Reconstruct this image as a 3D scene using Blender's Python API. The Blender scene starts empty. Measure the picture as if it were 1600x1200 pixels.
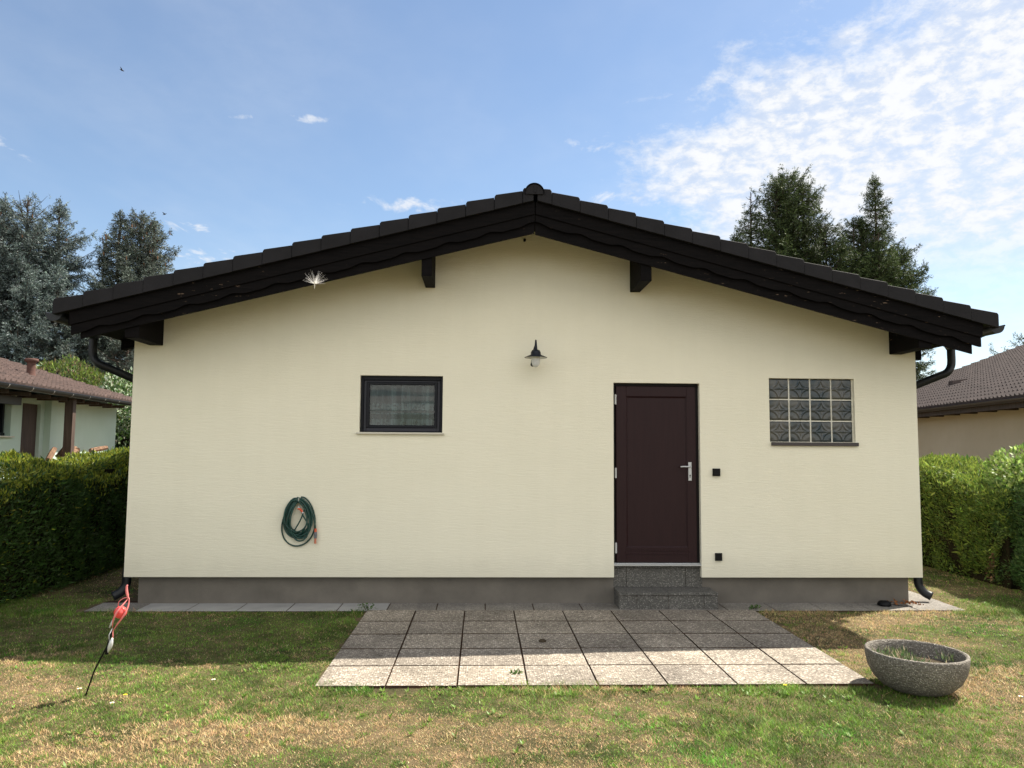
import bpy, math, random
import numpy as np
from mathutils import Vector, Matrix

# ------------------------------------------------------------------ camera, sky, sun, exposure
S = bpy.context.scene
COL = S.collection
CAM = np.array([1.1574, -7.9806, 1.6818])
pitch, yaw, roll = .0800, .0383, .0073
cp, sp, cy, sy, cr, sr = math.cos(pitch), math.sin(pitch), math.cos(yaw), math.sin(yaw), math.cos(roll), math.sin(roll)
F_ = Vector((sy*cp, cy*cp, sp)); R_ = Vector((cy, -sy, 0)); U_ = R_.cross(F_)
RX = R_*cr + U_*sr; UX = U_*cr - R_*sr
cam = bpy.data.cameras.new('camera'); camo = bpy.data.objects.new('camera', cam); COL.objects.link(camo)
cam.sensor_width = 36; cam.lens = 1202/1600*36; cam.clip_end = 2000; cam.clip_start = .05
camo.matrix_world = Matrix(((RX.x, UX.x, -F_.x, CAM[0]), (RX.y, UX.y, -F_.y, CAM[1]), (RX.z, UX.z, -F_.z, CAM[2]), (0, 0, 0, 1)))
S.camera = camo
S.view_settings.view_transform = 'Standard'; S.view_settings.look = 'None'
S.view_settings.exposure = 1.2; S.view_settings.gamma = 1

SX, SY = .66, .35                      # horizontal shift of the shadow per metre of height
SUN_EL = math.atan2(1, math.hypot(SX, SY)); SUN_AZ = math.atan2(SX, SY)
sun = bpy.data.lights.new('sun', 'SUN'); suno = bpy.data.objects.new('sun', sun); COL.objects.link(suno)
sun.energy = 5.0; sun.angle = math.radians(.53); sun.color = (1, .93, .82)
suno.rotation_euler = Vector((SX, SY, 1)).to_track_quat('Z', 'Y').to_euler()
suno.location = (6, 5, 12)

W = bpy.data.worlds.new("World"); S.world = W; W.use_nodes = True
nt = W.node_tree; N = nt.nodes; L = nt.links
bg = N['Background']; bg.inputs['Strength'].default_value = .080
sk = N.new('ShaderNodeTexSky'); sk.sky_type = 'NISHITA'; sk.sun_disc = False
sk.sun_elevation = SUN_EL; sk.sun_rotation = SUN_AZ; sk.altitude = 150
sk.air_density = 1.0; sk.dust_density = .3; sk.ozone_density = 1.8
def nmath(nt, op, a, b=None, c=None, clamp=False):
    n = nt.nodes.new('ShaderNodeMath'); n.operation = op; n.use_clamp = clamp
    for i, v in enumerate((a, b, c)):
        if v is None: continue
        if isinstance(v, (int, float)): n.inputs[i].default_value = v
        else: nt.links.new(v, n.inputs[i])
    return n.outputs[0]
tc = N.new('ShaderNodeTexCoord'); sx = N.new('ShaderNodeSeparateXYZ'); L.new(tc.outputs['Generated'], sx.inputs[0])
M_ = lambda *a, **k: nmath(nt, *a, **k)
zc = M_('MAXIMUM', sx.outputs[2], .04)
px = M_('DIVIDE', sx.outputs[0], zc); py = M_('DIVIDE', sx.outputs[1], zc)
comb = N.new('ShaderNodeCombineXYZ'); L.new(px, comb.inputs[0]); L.new(py, comb.inputs[1])
def noise(nt, vec, scale, detail=5, rough=.55, dist=0, lac=2.0, out='Fac'):
    n = nt.nodes.new('ShaderNodeTexNoise'); n.inputs['Scale'].default_value = scale; n.inputs['Detail'].default_value = detail
    n.inputs['Roughness'].default_value = rough; n.inputs['Distortion'].default_value = dist
    if vec is not None: nt.links.new(vec, n.inputs['Vector'])
    return n.outputs[out]
def ramp(nt, fac, stops):
    n = nt.nodes.new('ShaderNodeValToRGB'); e = n.color_ramp.elements
    while len(e) < len(stops): e.new(.5)
    for k, (p, c) in enumerate(stops):
        e[k].position = p; e[k].color = (*(c if hasattr(c, '__len__') else (c, c, c)), 1)
    nt.links.new(fac, n.inputs[0]); return n.outputs[0]
def mapping(nt, vec, scale=(1, 1, 1), rot=(0, 0, 0), loc=(0, 0, 0)):
    n = nt.nodes.new('ShaderNodeMapping'); n.inputs['Scale'].default_value = scale; n.inputs['Rotation'].default_value = rot; n.inputs['Location'].default_value = loc
    nt.links.new(vec, n.inputs['Vector']); return n.outputs[0]
def sstep(nt, v, a, b):
    n = nt.nodes.new('ShaderNodeMapRange'); n.interpolation_type = 'SMOOTHSTEP'; n.inputs[1].default_value = a; n.inputs[2].default_value = b
    nt.links.new(v, n.inputs[0]); return n.outputs[0]
P2 = comb.outputs[0]; DIR = tc.outputs['Generated']
# large cloud sheet to the right of a slanting edge; mackerel ripples inside
big = noise(nt, P2, .9, 5, .6, .3)
ragged = noise(nt, mapping(nt, DIR, (9, 9, 17)), 1.3, 9, .68, .15)
rip = noise(nt, mapping(nt, DIR, (36, 36, 70), (0, .12, 0)), 1.0, 6, .62, .2)
# signed coordinate across the edge of the sheet: direction in the plane
edge = M_('SUBTRACT', px, M_('ADD', M_('MULTIPLY', M_('ABSOLUTE', M_('SUBTRACT', py, 2.5)), .42), .40))
edge = M_('ADD', edge, M_('MULTIPLY', M_('SUBTRACT', big, .5), .7))
edge = M_('ADD', edge, M_('MULTIPLY', M_('SUBTRACT', ragged, .5), 1.1))
sheet = sstep(nt, edge, -.12, .30)
far = M_('SUBTRACT', 1, sstep(nt, py, 3.0, 4.6))
sheet = M_('MULTIPLY', sheet, M_('ADD', M_('MULTIPLY', far, .72), .28))
ripm = sstep(nt, rip, .38, .57)
body = M_('MULTIPLY', sheet, M_('ADD', M_('MULTIPLY', ripm, .36), .64))
# streak of puffs reaching left low over the roof
def blobmask(cx, cy_, rx, ry, rot=0.0):
    v = mapping(nt, P2, (1, 1, 1), (0, 0, 0), (-cx, -cy_, 0))
    v = mapping(nt, v, (1, 1, 1), (0, 0, rot)); v = mapping(nt, v, (1/rx, 1/ry, 0))
    n = N.new('ShaderNodeVectorMath'); n.operation = 'LENGTH'; L.new(v, n.inputs[0])
    return M_('SUBTRACT', 1, sstep(nt, n.outputs['Value'], .25, 1.0))
puffn = noise(nt, mapping(nt, P2, (3.4, 1.5, 1)), 2.4, 6, .62, .4)
masks = [blobmask(.80, 2.95, .75, .30, .25), blobmask(.45, 2.45, .35, .15, .1), blobmask(-.62, 2.32, .30, .06), blobmask(-.25, 3.15, .55, .25),
         blobmask(-1.4, 4.3, 1.0, .7), blobmask(1.1, 3.9, .9, .5), blobmask(-1.38, 3.55, .25, .2), blobmask(.25, 3.6, .8, .4), blobmask(-1.75, 2.6, .5, .3)]
mm = masks[0]
for k in masks[1:]: mm = M_('MAXIMUM', mm, k)
puff = M_('MULTIPLY', sstep(nt, M_('ADD', puffn, M_('MULTIPLY', mm, .20)), .66, .90), M_('MULTIPLY', mm, .85))
# unseen bright cloud added behind the camera as fill light; thin veil elsewhere
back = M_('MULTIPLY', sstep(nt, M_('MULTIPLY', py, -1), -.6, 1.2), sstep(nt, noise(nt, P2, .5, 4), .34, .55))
veil = M_('MULTIPLY', sstep(nt, noise(nt, mapping(nt, P2, (1, .5, 1), (0, 0, .4)), 1.1, 4, .6), .35, .8), .16)
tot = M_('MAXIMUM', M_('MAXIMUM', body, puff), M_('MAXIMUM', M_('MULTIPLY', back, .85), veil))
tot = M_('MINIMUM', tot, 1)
cm = N.new('ShaderNodeMixRGB'); L.new(tot, cm.inputs[0])
tint = N.new('ShaderNodeMixRGB'); tint.blend_type = 'MULTIPLY'; tint.inputs[0].default_value = 1; tint.inputs[2].default_value = (1.0, .97, .93, 1)
L.new(sk.outputs[0], tint.inputs[1]); L.new(tint.outputs[0], cm.inputs[1])
cshade = ramp(nt, rip, [(.3, (4.2, 4.45, 4.9)), (.60, (5.3, 5.4, 5.55))])
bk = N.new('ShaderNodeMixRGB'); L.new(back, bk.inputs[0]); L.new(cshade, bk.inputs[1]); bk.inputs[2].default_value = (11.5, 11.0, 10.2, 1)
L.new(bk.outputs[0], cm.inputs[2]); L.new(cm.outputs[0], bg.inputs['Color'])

# ------------------------------------------------------------------ materials
MATS = {}
def mat(name, color, rough=.8, spec=.3, metal=0, build=None, **kw):
    m = bpy.data.materials.new(name); m.use_nodes = True; nt = m.node_tree; b = nt.nodes['Principled BSDF']
    b.inputs['Base Color'].default_value = (*color, 1); b.inputs['Roughness'].default_value = rough
    b.inputs['Specular IOR Level'].default_value = spec; b.inputs['Metallic'].default_value = metal
    if build: build(nt, b)
    MATS[name] = m; return m
def opos(nt): return nt.nodes.new('ShaderNodeTexCoord').outputs['Object']
def wpos(nt): return nt.nodes.new('ShaderNodeNewGeometry').outputs['Position']
def bump(nt, b, h, dist, strength=1.0):
    n = nt.nodes.new('ShaderNodeBump'); n.inputs['Distance'].default_value = dist; n.inputs['Strength'].default_value = strength
    nt.links.new(h, n.inputs['Height']); nt.links.new(n.outputs[0], b.inputs['Normal']); return n
def mixc(nt, fac, a, c, mode='MIX'):
    n = nt.nodes.new('ShaderNodeMixRGB'); n.blend_type = mode
    for i, v in zip((0, 1, 2), (fac, a, c)):
        if hasattr(v, 'is_linked'): nt.links.new(v, n.inputs[i])
        elif i == 0: n.inputs[0].default_value = v
        else: n.inputs[i].default_value = (*v, 1)
    return n.outputs[0]
def varied(c1, c2, scale=3, bscale=0, bdist=.002, stretch=(1, 1, 1), detail=6, lo=.3, hi=.7):
    def f(nt, b):
        v = mapping(nt, wpos(nt), stretch)
        n = noise(nt, v, scale, detail, .6)
        nt.links.new(ramp(nt, n, [(lo, c1), (hi, c2)]), b.inputs['Base Color'])
        if bscale: bump(nt, b, noise(nt, v, bscale, 5, .6), bdist)
    return f
def plaster_b(base, base2):
    def f(nt, b):
        p = wpos(nt)
        n1 = noise(nt, mapping(nt, p, (.5, .5, .9)), 1.2, 6, .6)
        c = ramp(nt, n1, [(.3, base), (.7, base2)])
        # rising splash dirt and faint rain streaks
        sz = nt.nodes.new('ShaderNodeSeparateXYZ'); nt.links.new(p, sz.inputs[0])
        dm = nmath(nt, 'MULTIPLY', nmath(nt, 'SUBTRACT', 1, sstep(nt, nmath(nt, 'ADD', sz.outputs[2], nmath(nt, 'MULTIPLY', noise(nt, p, 3, 6, .7), -.35)), .1, .42)), .5)
        c = mixc(nt, dm, c, tuple(x*.80 for x in base))
        blot = noise(nt, mapping(nt, p, (1, 1, 1)), 3.2, 8, .7)
        c = mixc(nt, .6, c, ramp(nt, blot, [(.32, (.965, .965, .96)), (.62, (1, 1, 1))]), 'MULTIPLY')
        n2 = noise(nt, mapping(nt, p, (5, 5, .25)), 1.6, 4, .6)
        c = mixc(nt, .5, c, ramp(nt, n2, [(.3, (.97, .97, .965)), (.6, (1, 1, 1))]), 'MULTIPLY')
        nt.links.new(c, b.inputs['Base Color'])
        h1 = noise(nt, mapping(nt, p, (7, 7, 60)), 1.0, 4, .65, .6)
        h2 = noise(nt, p, 260, 2, .6)
        h = nmath(nt, 'ADD', nmath(nt, 'MULTIPLY', h1, .8), nmath(nt, 'MULTIPLY', h2, .35))
        bump(nt, b, h, .0045)
    return f
mat('plaster', (.8, .74, .55), .92, .15, build=plaster_b((.795, .760, .612), (.82, .785, .638)))
mat('mint_plaster', (.6, .72, .62), .95, .1, build=plaster_b((.52, .66, .56), (.58, .70, .61)))
mat('beige_plaster', (.5, .4, .27), .95, .1, build=plaster_b((.60, .47, .31), (.66, .53, .37)))
mat('plinth', (.3, .28, .25), .9, .2, build=varied((.115, .105, .09), (.175, .158, .135), 2.5, 90, .002))
def aggregate(dark, mid, light, scale=75, stain=.35):
    def f(nt, b):
        p = wpos(nt)
        v = nt.nodes.new('ShaderNodeTexVoronoi'); v.inputs['Scale'].default_value = scale; nt.links.new(p, v.inputs['Vector'])
        sep = nt.nodes.new('ShaderNodeSeparateColor'); nt.links.new(v.outputs['Color'], sep.inputs[0])
        c = ramp(nt, sep.outputs[0], [(0, dark), (.45, mid), (1, light)])
        gap = sstep(nt, v.outputs['Distance'], .25, .62)
        c = mixc(nt, gap, c, tuple(x*.75 for x in mid))
        st = ramp(nt, noise(nt, p, 1.8, 6, .65), [(.35, (1-stain,)*3), (.62, (1, 1, 1))])
        fl = nt.nodes.new('ShaderNodeTexWhiteNoise'); fl.noise_dimensions = '2D'
        sn = nt.nodes.new('ShaderNodeVectorMath'); sn.operation = 'SNAP'; sn.inputs[1].default_value = (.5, .5, .5); nt.links.new(p, sn.inputs[0]); nt.links.new(sn.outputs[0], fl.inputs['Vector'])
        c = mixc(nt, 1, c, ramp(nt, fl.outputs['Value'], [(0, (.82, .81, .80)), (1, (1.06, 1.04, 1.0))]), 'MULTIPLY')
        c = mixc(nt, 1, c, st, 'MULTIPLY')
        nt.links.new(c, b.inputs['Base Color'])
        inv = nmath(nt, 'SUBTRACT', 1, v.outputs['Distance'])
        bump(nt, b, inv, .006)
    return f
mat('slab', (.45, .4, .33), .85, .25, build=aggregate((.05, .042, .036), (.36, .315, .26), (.72, .655, .56), 58))
mat('strip_slab', (.4, .38, .35), .85, .25, build=aggregate((.14, .13, .12), (.31, .29, .26), (.47, .45, .41), 85))
mat('plain_slab', (.4, .4, .38), .85, .25, build=varied((.26, .26, .25), (.36, .355, .34), 3, 120, .001))
mat('bowl_stone', (.3, .27, .22), .85, .25, build=aggregate((.075, .068, .06), (.25, .228, .195), (.50, .465, .41), 95, .3))
mat('step_stone', (.2, .2, .19), .75, .3, build=aggregate((.06, .06, .055), (.145, .142, .132), (.31, .30, .28), 80, .15))
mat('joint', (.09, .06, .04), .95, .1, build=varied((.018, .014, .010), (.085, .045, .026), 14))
def darkwood(nt, b):
    p = wpos(nt)
    v = mapping(nt, p, (2, 2, 26))
    g = noise(nt, v, 2.2, 6, .65, .4)
    c = ramp(nt, g, [(.3, (.0016, .0015, .0018)), (.7, (.0060, .0046, .0046))])
    fl = noise(nt, mapping(nt, p, (5, 5, 22)), 2.0, 8, .7)
    fm = noise(nt, p, 1.1, 3, .6)
    chip = nmath(nt, 'MULTIPLY', sstep(nt, fl, .635, .68), sstep(nt, fm, .50, .60))
    c = mixc(nt, chip, c, (.17, .12, .085))
    nt.links.new(c, b.inputs['Base Color']); bump(nt, b, g, .003)
mat('dark_wood', (.02, .015, .014), .75, .09, build=darkwood)
mat('roof_tile_black', (.03, .03, .032), .7, .22, build=varied((.0075, .007, .008), (.014, .013, .015), 4, 60, .001))
mat('tile_brown', (.11, .065, .05), .8, .25, build=varied((.050, .040, .038), (.115, .088, .080), 6, 50, .002, hi=.75))
mat('tile_red', (.17, .08, .055), .8, .25, build=varied((.055, .040, .036), (.145, .098, .083), 9, 50, .002, hi=.75))
mat('gutter_metal', (.02, .022, .025), .45, .35, build=varied((.005, .007, .009), (.011, .013, .016), 5))
mat('gutter_brown', (.05, .033, .027), .4, .5)
mat('clip_metal', (.55, .55, .55), .35, .5, .6)
mat('brown_board', (.055, .03, .022), .7, .25, build=varied((.045, .031, .024), (.10, .068, .053), 3, 0, stretch=(8, 8, .6)))
def doorb(nt, b):
    p = wpos(nt)
    n = noise(nt, mapping(nt, p, (14, 14, .8)), 3, 4, .6)
    nt.links.new(ramp(nt, n, [(.3, (.0175, .0055, .0068)), (.7, (.022, .0075, .0085))]), b.inputs['Base Color'])
    bump(nt, b, noise(nt, p, 300, 2), .0004)
mat('door_brown', (.03, .015, .016), .45, .22, build=doorb)
mat('door_frame', (.005, .003, .0035), .5, .2)
mat('anthracite', (.004, .005, .009), .45, .25)
mat('anthracite_light', (.022, .023, .032), .45, .35)
mat('aluminium', (.50, .51, .52), .35, .5, .7)
mat('white_plastic', (.5, .51, .51), .4, .4)
mat('sill_light', (.55, .52, .43), .6, .3)
mat('sill_brown', (.05, .042, .042), .45, .4)
mat('mortar', (.62, .58, .44), .9, .15, build=varied((.66, .64, .55), (.76, .735, .64), 20))
mat('black_plastic', (.003, .003, .0035), .5, .2)
mat('lamp_metal', (.008, .010, .016), .5, .3)
mat('shade_white', (.6, .6, .56), .5, .3)
mat('frosted_glass', (.62, .63, .62), .25, .5)
mat('hose_green', (.006, .045, .036), .38, .5, build=varied((.004, .032, .028), (.009, .062, .046), 30))
mat('hose_orange', (.62, .10, .04), .45, .4)
mat('nozzle_orange', (.50, .17, .10), .5, .4)
mat('grey_plastic', (.12, .13, .15), .45, .4)
mat('dirt', (.06, .045, .03), .95, .1, build=varied((.035, .027, .018), (.10, .075, .05), 20, 60, .01))
mat('dead_leaf', (.25, .09, .03), .8, .2, build=varied((.10, .05, .02), (.36, .13, .04), 25))
mat('cone_scale', (.15, .085, .05), .8, .2)
mat('vent_clay', (.10, .052, .042), .8, .2, build=varied((.075, .04, .033), (.13, .066, .052), 8))
mat('bark', (.09, .07, .055), .95, .1, build=varied((.045, .036, .03), (.13, .10, .08), 8, 30, .01, stretch=(1, 1, .3)))
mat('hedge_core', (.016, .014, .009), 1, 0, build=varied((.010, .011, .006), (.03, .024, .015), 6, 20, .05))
mat('white_petal', (.82, .82, .78), .6, .3)
mat('yellow_petal', (.80, .62, .03), .6, .3)
mat('red_glass', (.75, .09, .08), .18, .5)
mat('pink_vane', (.72, .20, .19), .35, .5)
mat('silver_vane', (.66, .66, .66), .35, .5, .3)
mat('interior', (.25, .24, .22), .9, .1)
mat('bird_feather', (.04, .035, .03), .8, .2)
mat('fluff', (.92, .90, .86), .7, .2)
def logb(nt, b):
    nt.links.new(ramp(nt, noise(nt, wpos(nt), 12, 4), [(.3, (.09, .05, .035)), (.7, (.27, .17, .105))]), b.inputs['Base Color'])
mat('firewood', (.3, .17, .09), .85, .15, build=logb)
# glass block: dark, glossy
def gbb(nt, b):
    n = noise(nt, wpos(nt), 3.5, 3)
    nt.links.new(ramp(nt, n, [(.42, (.014, .027, .034)), (.62, (.075, .075, .068))]), b.inputs['Base Color'])
mat('glass_block', (.04, .05, .055), .12, .5, build=gbb)
mat('glass_block_rim', (.010, .02, .018), .2, .6)
# window pane: mirror-like with see-through by Fresnel
def pane(name, tint):
    m = bpy.data.materials.new(name); m.use_nodes = True; nt = m.node_tree; nt.nodes.clear()
    o = nt.nodes.new('ShaderNodeOutputMaterial'); t = nt.nodes.new('ShaderNodeBsdfTransparent'); t.inputs[0].default_value = (*tint, 1)
    g = nt.nodes.new('ShaderNodeBsdfGlossy'); g.inputs['Roughness'].default_value = .01
    fr = nt.nodes.new('ShaderNodeFresnel'); fr.inputs[0].default_value = 1.45
    mx = nt.nodes.new('ShaderNodeMixShader'); nt.links.new(fr.outputs[0], mx.inputs[0]); nt.links.new(t.outputs[0], mx.inputs[1]); nt.links.new(g.outputs[0], mx.inputs[2])
    nt.links.new(mx.outputs[0], o.inputs[0]); MATS[name] = m
pane('window_glass', (.82, .87, .86))
# lace curtain: net with holes and a lace border
m = bpy.data.materials.new('lace'); m.use_nodes = True; nt = m.node_tree; b = nt.nodes['Principled BSDF']
b.inputs['Base Color'].default_value = (.27, .31, .325, 1); b.inputs['Roughness'].default_value = .9; b.inputs['Specular IOR Level'].default_value = 0
p = opos(nt); sep = nt.nodes.new('ShaderNodeSeparateXYZ'); nt.links.new(p, sep.inputs[0])
vor = nt.nodes.new('ShaderNodeTexVoronoi'); vor.inputs['Scale'].default_value = 22; nt.links.new(mapping(nt, p, (1, 0, 1.2)), vor.inputs['Vector'])
lacep = nmath(nt, 'MULTIPLY', nmath(nt, 'ADD', nmath(nt, 'SINE', nmath(nt, 'MULTIPLY', sep.outputs[0], 75)), 1), .5)
zn = sep.outputs[2]      # height above sash bottom
band1 = nmath(nt, 'MULTIPLY', sstep(nt, zn, .0, .012), nmath(nt, 'SUBTRACT', 1, sstep(nt, zn, .07, .085)))
band2 = nmath(nt, 'MULTIPLY', sstep(nt, zn, .165, .18), nmath(nt, 'SUBTRACT', 1, sstep(nt, zn, .235, .26)))
band3 = nmath(nt, 'MULTIPLY', sstep(nt, zn, .125, .132), nmath(nt, 'SUBTRACT', 1, sstep(nt, zn, .142, .15)))
bands = nmath(nt, 'MULTIPLY', nmath(nt, 'MAXIMUM', band1, band2), sstep(nt, vor.outputs['Distance'], .12, .5))
pleat = noise(nt, mapping(nt, p, (26, 0, .6)), 1.0, 3, .6)
al = nmath(nt, 'ADD', nmath(nt, 'MULTIPLY', sstep(nt, pleat, .36, .66), .55), nmath(nt, 'MULTIPLY', nmath(nt, 'MAXIMUM', bands, nmath(nt, 'MULTIPLY', band3, .8)), .55))
nt.links.new(al, b.inputs['Alpha']); MATS['lace'] = m

def leafmat(name, trans=.35, rough=.55, spec=.3):
    m = bpy.data.materials.new(name); m.use_nodes = True; nt = m.node_tree; b = nt.nodes['Principled BSDF']
    a = nt.nodes.new('ShaderNodeAttribute'); a.attribute_name = 'Col'; nt.links.new(a.outputs['Color'], b.inputs['Base Color'])
    b.inputs['Roughness'].default_value = rough; b.inputs['Specular IOR Level'].default_value = spec
    t = nt.nodes.new('ShaderNodeBsdfTranslucent'); nt.links.new(a.outputs['Color'], t.inputs[0])
    mx = nt.nodes.new('ShaderNodeMixShader'); mx.inputs[0].default_value = trans
    o = nt.nodes['Material Output']; nt.links.new(b.outputs[0], mx.inputs[1]); nt.links.new(t.outputs[0], mx.inputs[2]); nt.links.new(mx.outputs[0], o.inputs[0])
    MATS[name] = m
leafmat('leaf', .35, .5, .35); leafmat('needle', .12, .6, .25); leafmat('grass_blade', .35, .6, .25)

# ------------------------------------------------------------------ helpers
def tag(o, label=None, cat=None, group=None, kind=None):
    if label: o['label'] = label
    if cat: o['category'] = cat
    if group: o['group'] = group
    if kind: o['kind'] = kind
    return o
ORG = {}
def thing(name, loc, label, cat, group=None):
    o = bpy.data.objects.new(name, None); COL.objects.link(o); o.location = loc; o.empty_display_size = .2
    ORG[o] = Vector(loc); return tag(o, label, cat, group)
def link(name, me, material, parent=None, smooth=False, loc=(0, 0, 0)):
    me.materials.append(MATS[material]); o = bpy.data.objects.new(name, me); COL.objects.link(o)
    o.location = loc
    if parent: o.parent = parent
    if smooth:
        me.polygons.foreach_set('use_smooth', [True]*len(me.polygons))
    return o
class MB:
    """collects simple solids given in world coordinates"""
    def __init__(s): s.v = []; s.f = []
    def add(s, V, F):
        n = len(s.v); s.v += [tuple(map(float, p)) for p in V]; s.f += [tuple(i+n for i in f) for f in F]; return s
    def box(s, x0, x1, y0, y1, z0, z1):
        V = [(x, y, z) for x in (x0, x1) for y in (y0, y1) for z in (z0, z1)]
        return s.add(V, [(0, 1, 3, 2), (4, 6, 7, 5), (0, 4, 5, 1), (2, 3, 7, 6), (0, 2, 6, 4), (1, 5, 7, 3)])
    def prism(s, poly, d0, d1, axis='y'):
        """poly of 2D points (x,z) extruded along y, or (x,y) along z, or (y,z) along x"""
        mk = {'y': lambda a, b, d: (a, d, b), 'z': lambda a, b, d: (a, b, d), 'x': lambda a, b, d: (d, a, b)}[axis]
        n = len(poly); V = [mk(a, b, d0) for a, b in poly]+[mk(a, b, d1) for a, b in poly]
        return s.add(V, [tuple(range(n))[::-1], tuple(range(n, 2*n))]+[(i, (i+1) % n, n+(i+1) % n, n+i) for i in range(n)])
    def tube(s, pts, r, n=8, cap=True):
        pts = [Vector(p) for p in pts]; rs = r if hasattr(r, '__len__') else [r]*len(pts)
        V = []; F = []; up = None
        for i, p in enumerate(pts):
            t = (pts[min(i+1, len(pts)-1)]-pts[max(i-1, 0)]).normalized()
            if up is None:
                up = Vector((0, 0, 1)) if abs(t.z) < .9 else Vector((1, 0, 0))
            a = t.cross(up)
            if a.length < 1e-4: a = t.orthogonal()
            a.normalize(); up = a.cross(t).normalized()
            for k in range(n):
                an = 2*math.pi*k/n; V.append(p+(a*math.cos(an)+up*math.sin(an))*rs[i])
        for i in range(len(pts)-1):
            for k in range(n): F.append((i*n+k, i*n+(k+1) % n, (i+1)*n+(k+1) % n, (i+1)*n+k))
        if cap: F += [tuple(range(n))[::-1], tuple((len(pts)-1)*n+k for k in range(n))]
        return s.add(V, F)
    def lathe(s, prof, c, n=32, axis=Matrix.Identity(3)):
        V = []; F = []
        for r, z in prof:
            for k in range(n):
                a = 2*math.pi*k/n; V.append(Vector(c)+axis @ Vector((r*math.cos(a), r*math.sin(a), z)))
        for i in range(len(prof)-1):
            for k in range(n): F.append((i*n+k, i*n+(k+1) % n, (i+1)*n+(k+1) % n, (i+1)*n+k))
        return s.add(V, F)
    def build(s, name, material, parent=None, smooth=False, bevel=0, seg=2):
        root = parent
        while root is not None and root.parent: root = root.parent
        off = ORG.get(root, Vector((0, 0, 0)))
        me = bpy.data.meshes.new(name); me.from_pydata([tuple(Vector(p)-off) for p in s.v], [], s.f)
        import bmesh
        bm = bmesh.new(); bm.from_mesh(me); bmesh.ops.recalc_face_normals(bm, faces=bm.faces)
        if bevel:
            bmesh.ops.bevel(bm, geom=[e for e in bm.edges if len(e.link_faces) == 2 and e.calc_face_angle(0) > .5], offset=bevel, segments=seg, affect='EDGES', profile=.5)
        bm.to_mesh(me); bm.free()
        o = link(name, me, material, parent, smooth)
        return o
def smooth_path(pts, n=6):
    P = [Vector(p) for p in pts]; P = [P[0]*2-P[1]]+P+[P[-1]*2-P[-2]]; out = []
    for i in range(1, len(P)-2):
        for k in range(n):
            t = k/n; a, b_, c, d = P[i-1:i+3]
            out.append(.5*((2*b_)+(-a+c)*t+(2*a-5*b_+4*c-d)*t*t+(-a+3*b_-3*c+d)*t**3))
    out.append(P[-2]); return out
def np_mesh(name, V, nper, material, colors=None, parent=None, smooth=False, F=None):
    """V: (k*nper,3) unshared polygons of nper vertices each"""
    root = parent
    while root is not None and root.parent: root = root.parent
    off = ORG.get(root, Vector((0, 0, 0)))
    V = np.asarray(V, np.float32)-np.array(off, np.float32)
    me = bpy.data.meshes.new(name); nv = len(V)
    me.vertices.add(nv); me.vertices.foreach_set('co', V.ravel())
    if F is None: F = np.arange(nv, dtype=np.int32).reshape(-1, nper)
    me.loops.add(F.size); me.loops.foreach_set('vertex_index', F.astype(np.int32).ravel())
    me.polygons.add(len(F)); me.polygons.foreach_set('loop_start', np.arange(len(F), dtype=np.int32)*nper)
    me.update(calc_edges=True)
    if colors is not None:
        a = me.color_attributes.new('Col', 'FLOAT_COLOR', 'POINT')
        c = np.ones((nv, 4), np.float32); c[:, :3] = colors; a.data.foreach_set('color', c.ravel())
    return link(name, me, material, parent, smooth)
def unit(a): return a/np.maximum(np.linalg.norm(a, axis=-1, keepdims=True), 1e-9)
def leafquads(P, D, Ln, Wd, rng, side=None):
    D = unit(D)
    if side is None: side = unit(np.cross(D, rng.normal(size=D.shape)))
    Ln = np.reshape(Ln, (-1, 1)) if np.ndim(Ln) else Ln; Wd = np.reshape(Wd, (-1, 1)) if np.ndim(Wd) else Wd
    mid = P+D*Ln*.45
    return np.stack([P, mid+side*Wd*.5, P+D*Ln, mid-side*Wd*.5], 1).reshape(-1, 3)
class Waves:
    def __init__(s, seed, freq, n=14, dim=3):
        r = np.random.default_rng(seed); s.k = unit(r.normal(size=(n, dim)))*freq*r.uniform(.5, 1.8, (n, 1)); s.ph = r.uniform(0, 6.28, n)
    def __call__(s, P): return np.sin(P @ s.k.T+s.ph).sum(1)/math.sqrt(len(s.ph)/2)
def jitter_color(base, n, rng, v=.25, hue=.08):
    base = np.asarray(base, float)
    c = np.broadcast_to(base, (n, 3))*np.exp(rng.normal(0, v, (n, 1)))*np.exp(rng.normal(0, hue, (n, 3)))
    return np.clip(c, 0, .95)

# ------------------------------------------------------------------ ground
lawn = MB(); lawn.add([(-300, -300, 0), (300, -300, 0), (300, 300, 0), (-300, 300, 0)], [(0, 1, 2, 3)])
def lawnb(nt, b):
    p = wpos(nt)
    n1 = noise(nt, p, 1.3, 6, .65); n2 = noise(nt, p, 45, 4, .7)
    c = ramp(nt, n1, [(.35, (.045, .05, .02)), (.65, (.20, .145, .085))])
    c = mixc(nt, 1, c, ramp(nt, n2, [(.3, (.55, .55, .55)), (.7, (1.15, 1.15, 1.1))]), 'MULTIPLY')
    nt.links.new(c, b.inputs['Base Color']); bump(nt, b, n2, .02)
mat('lawn_ground', (.15, .12, .06), .95, .1, build=lawnb)
tag(lawn.build('lawn', 'lawn_ground'), 'lawn ground under the dry and green grass', kind='structure')
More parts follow.
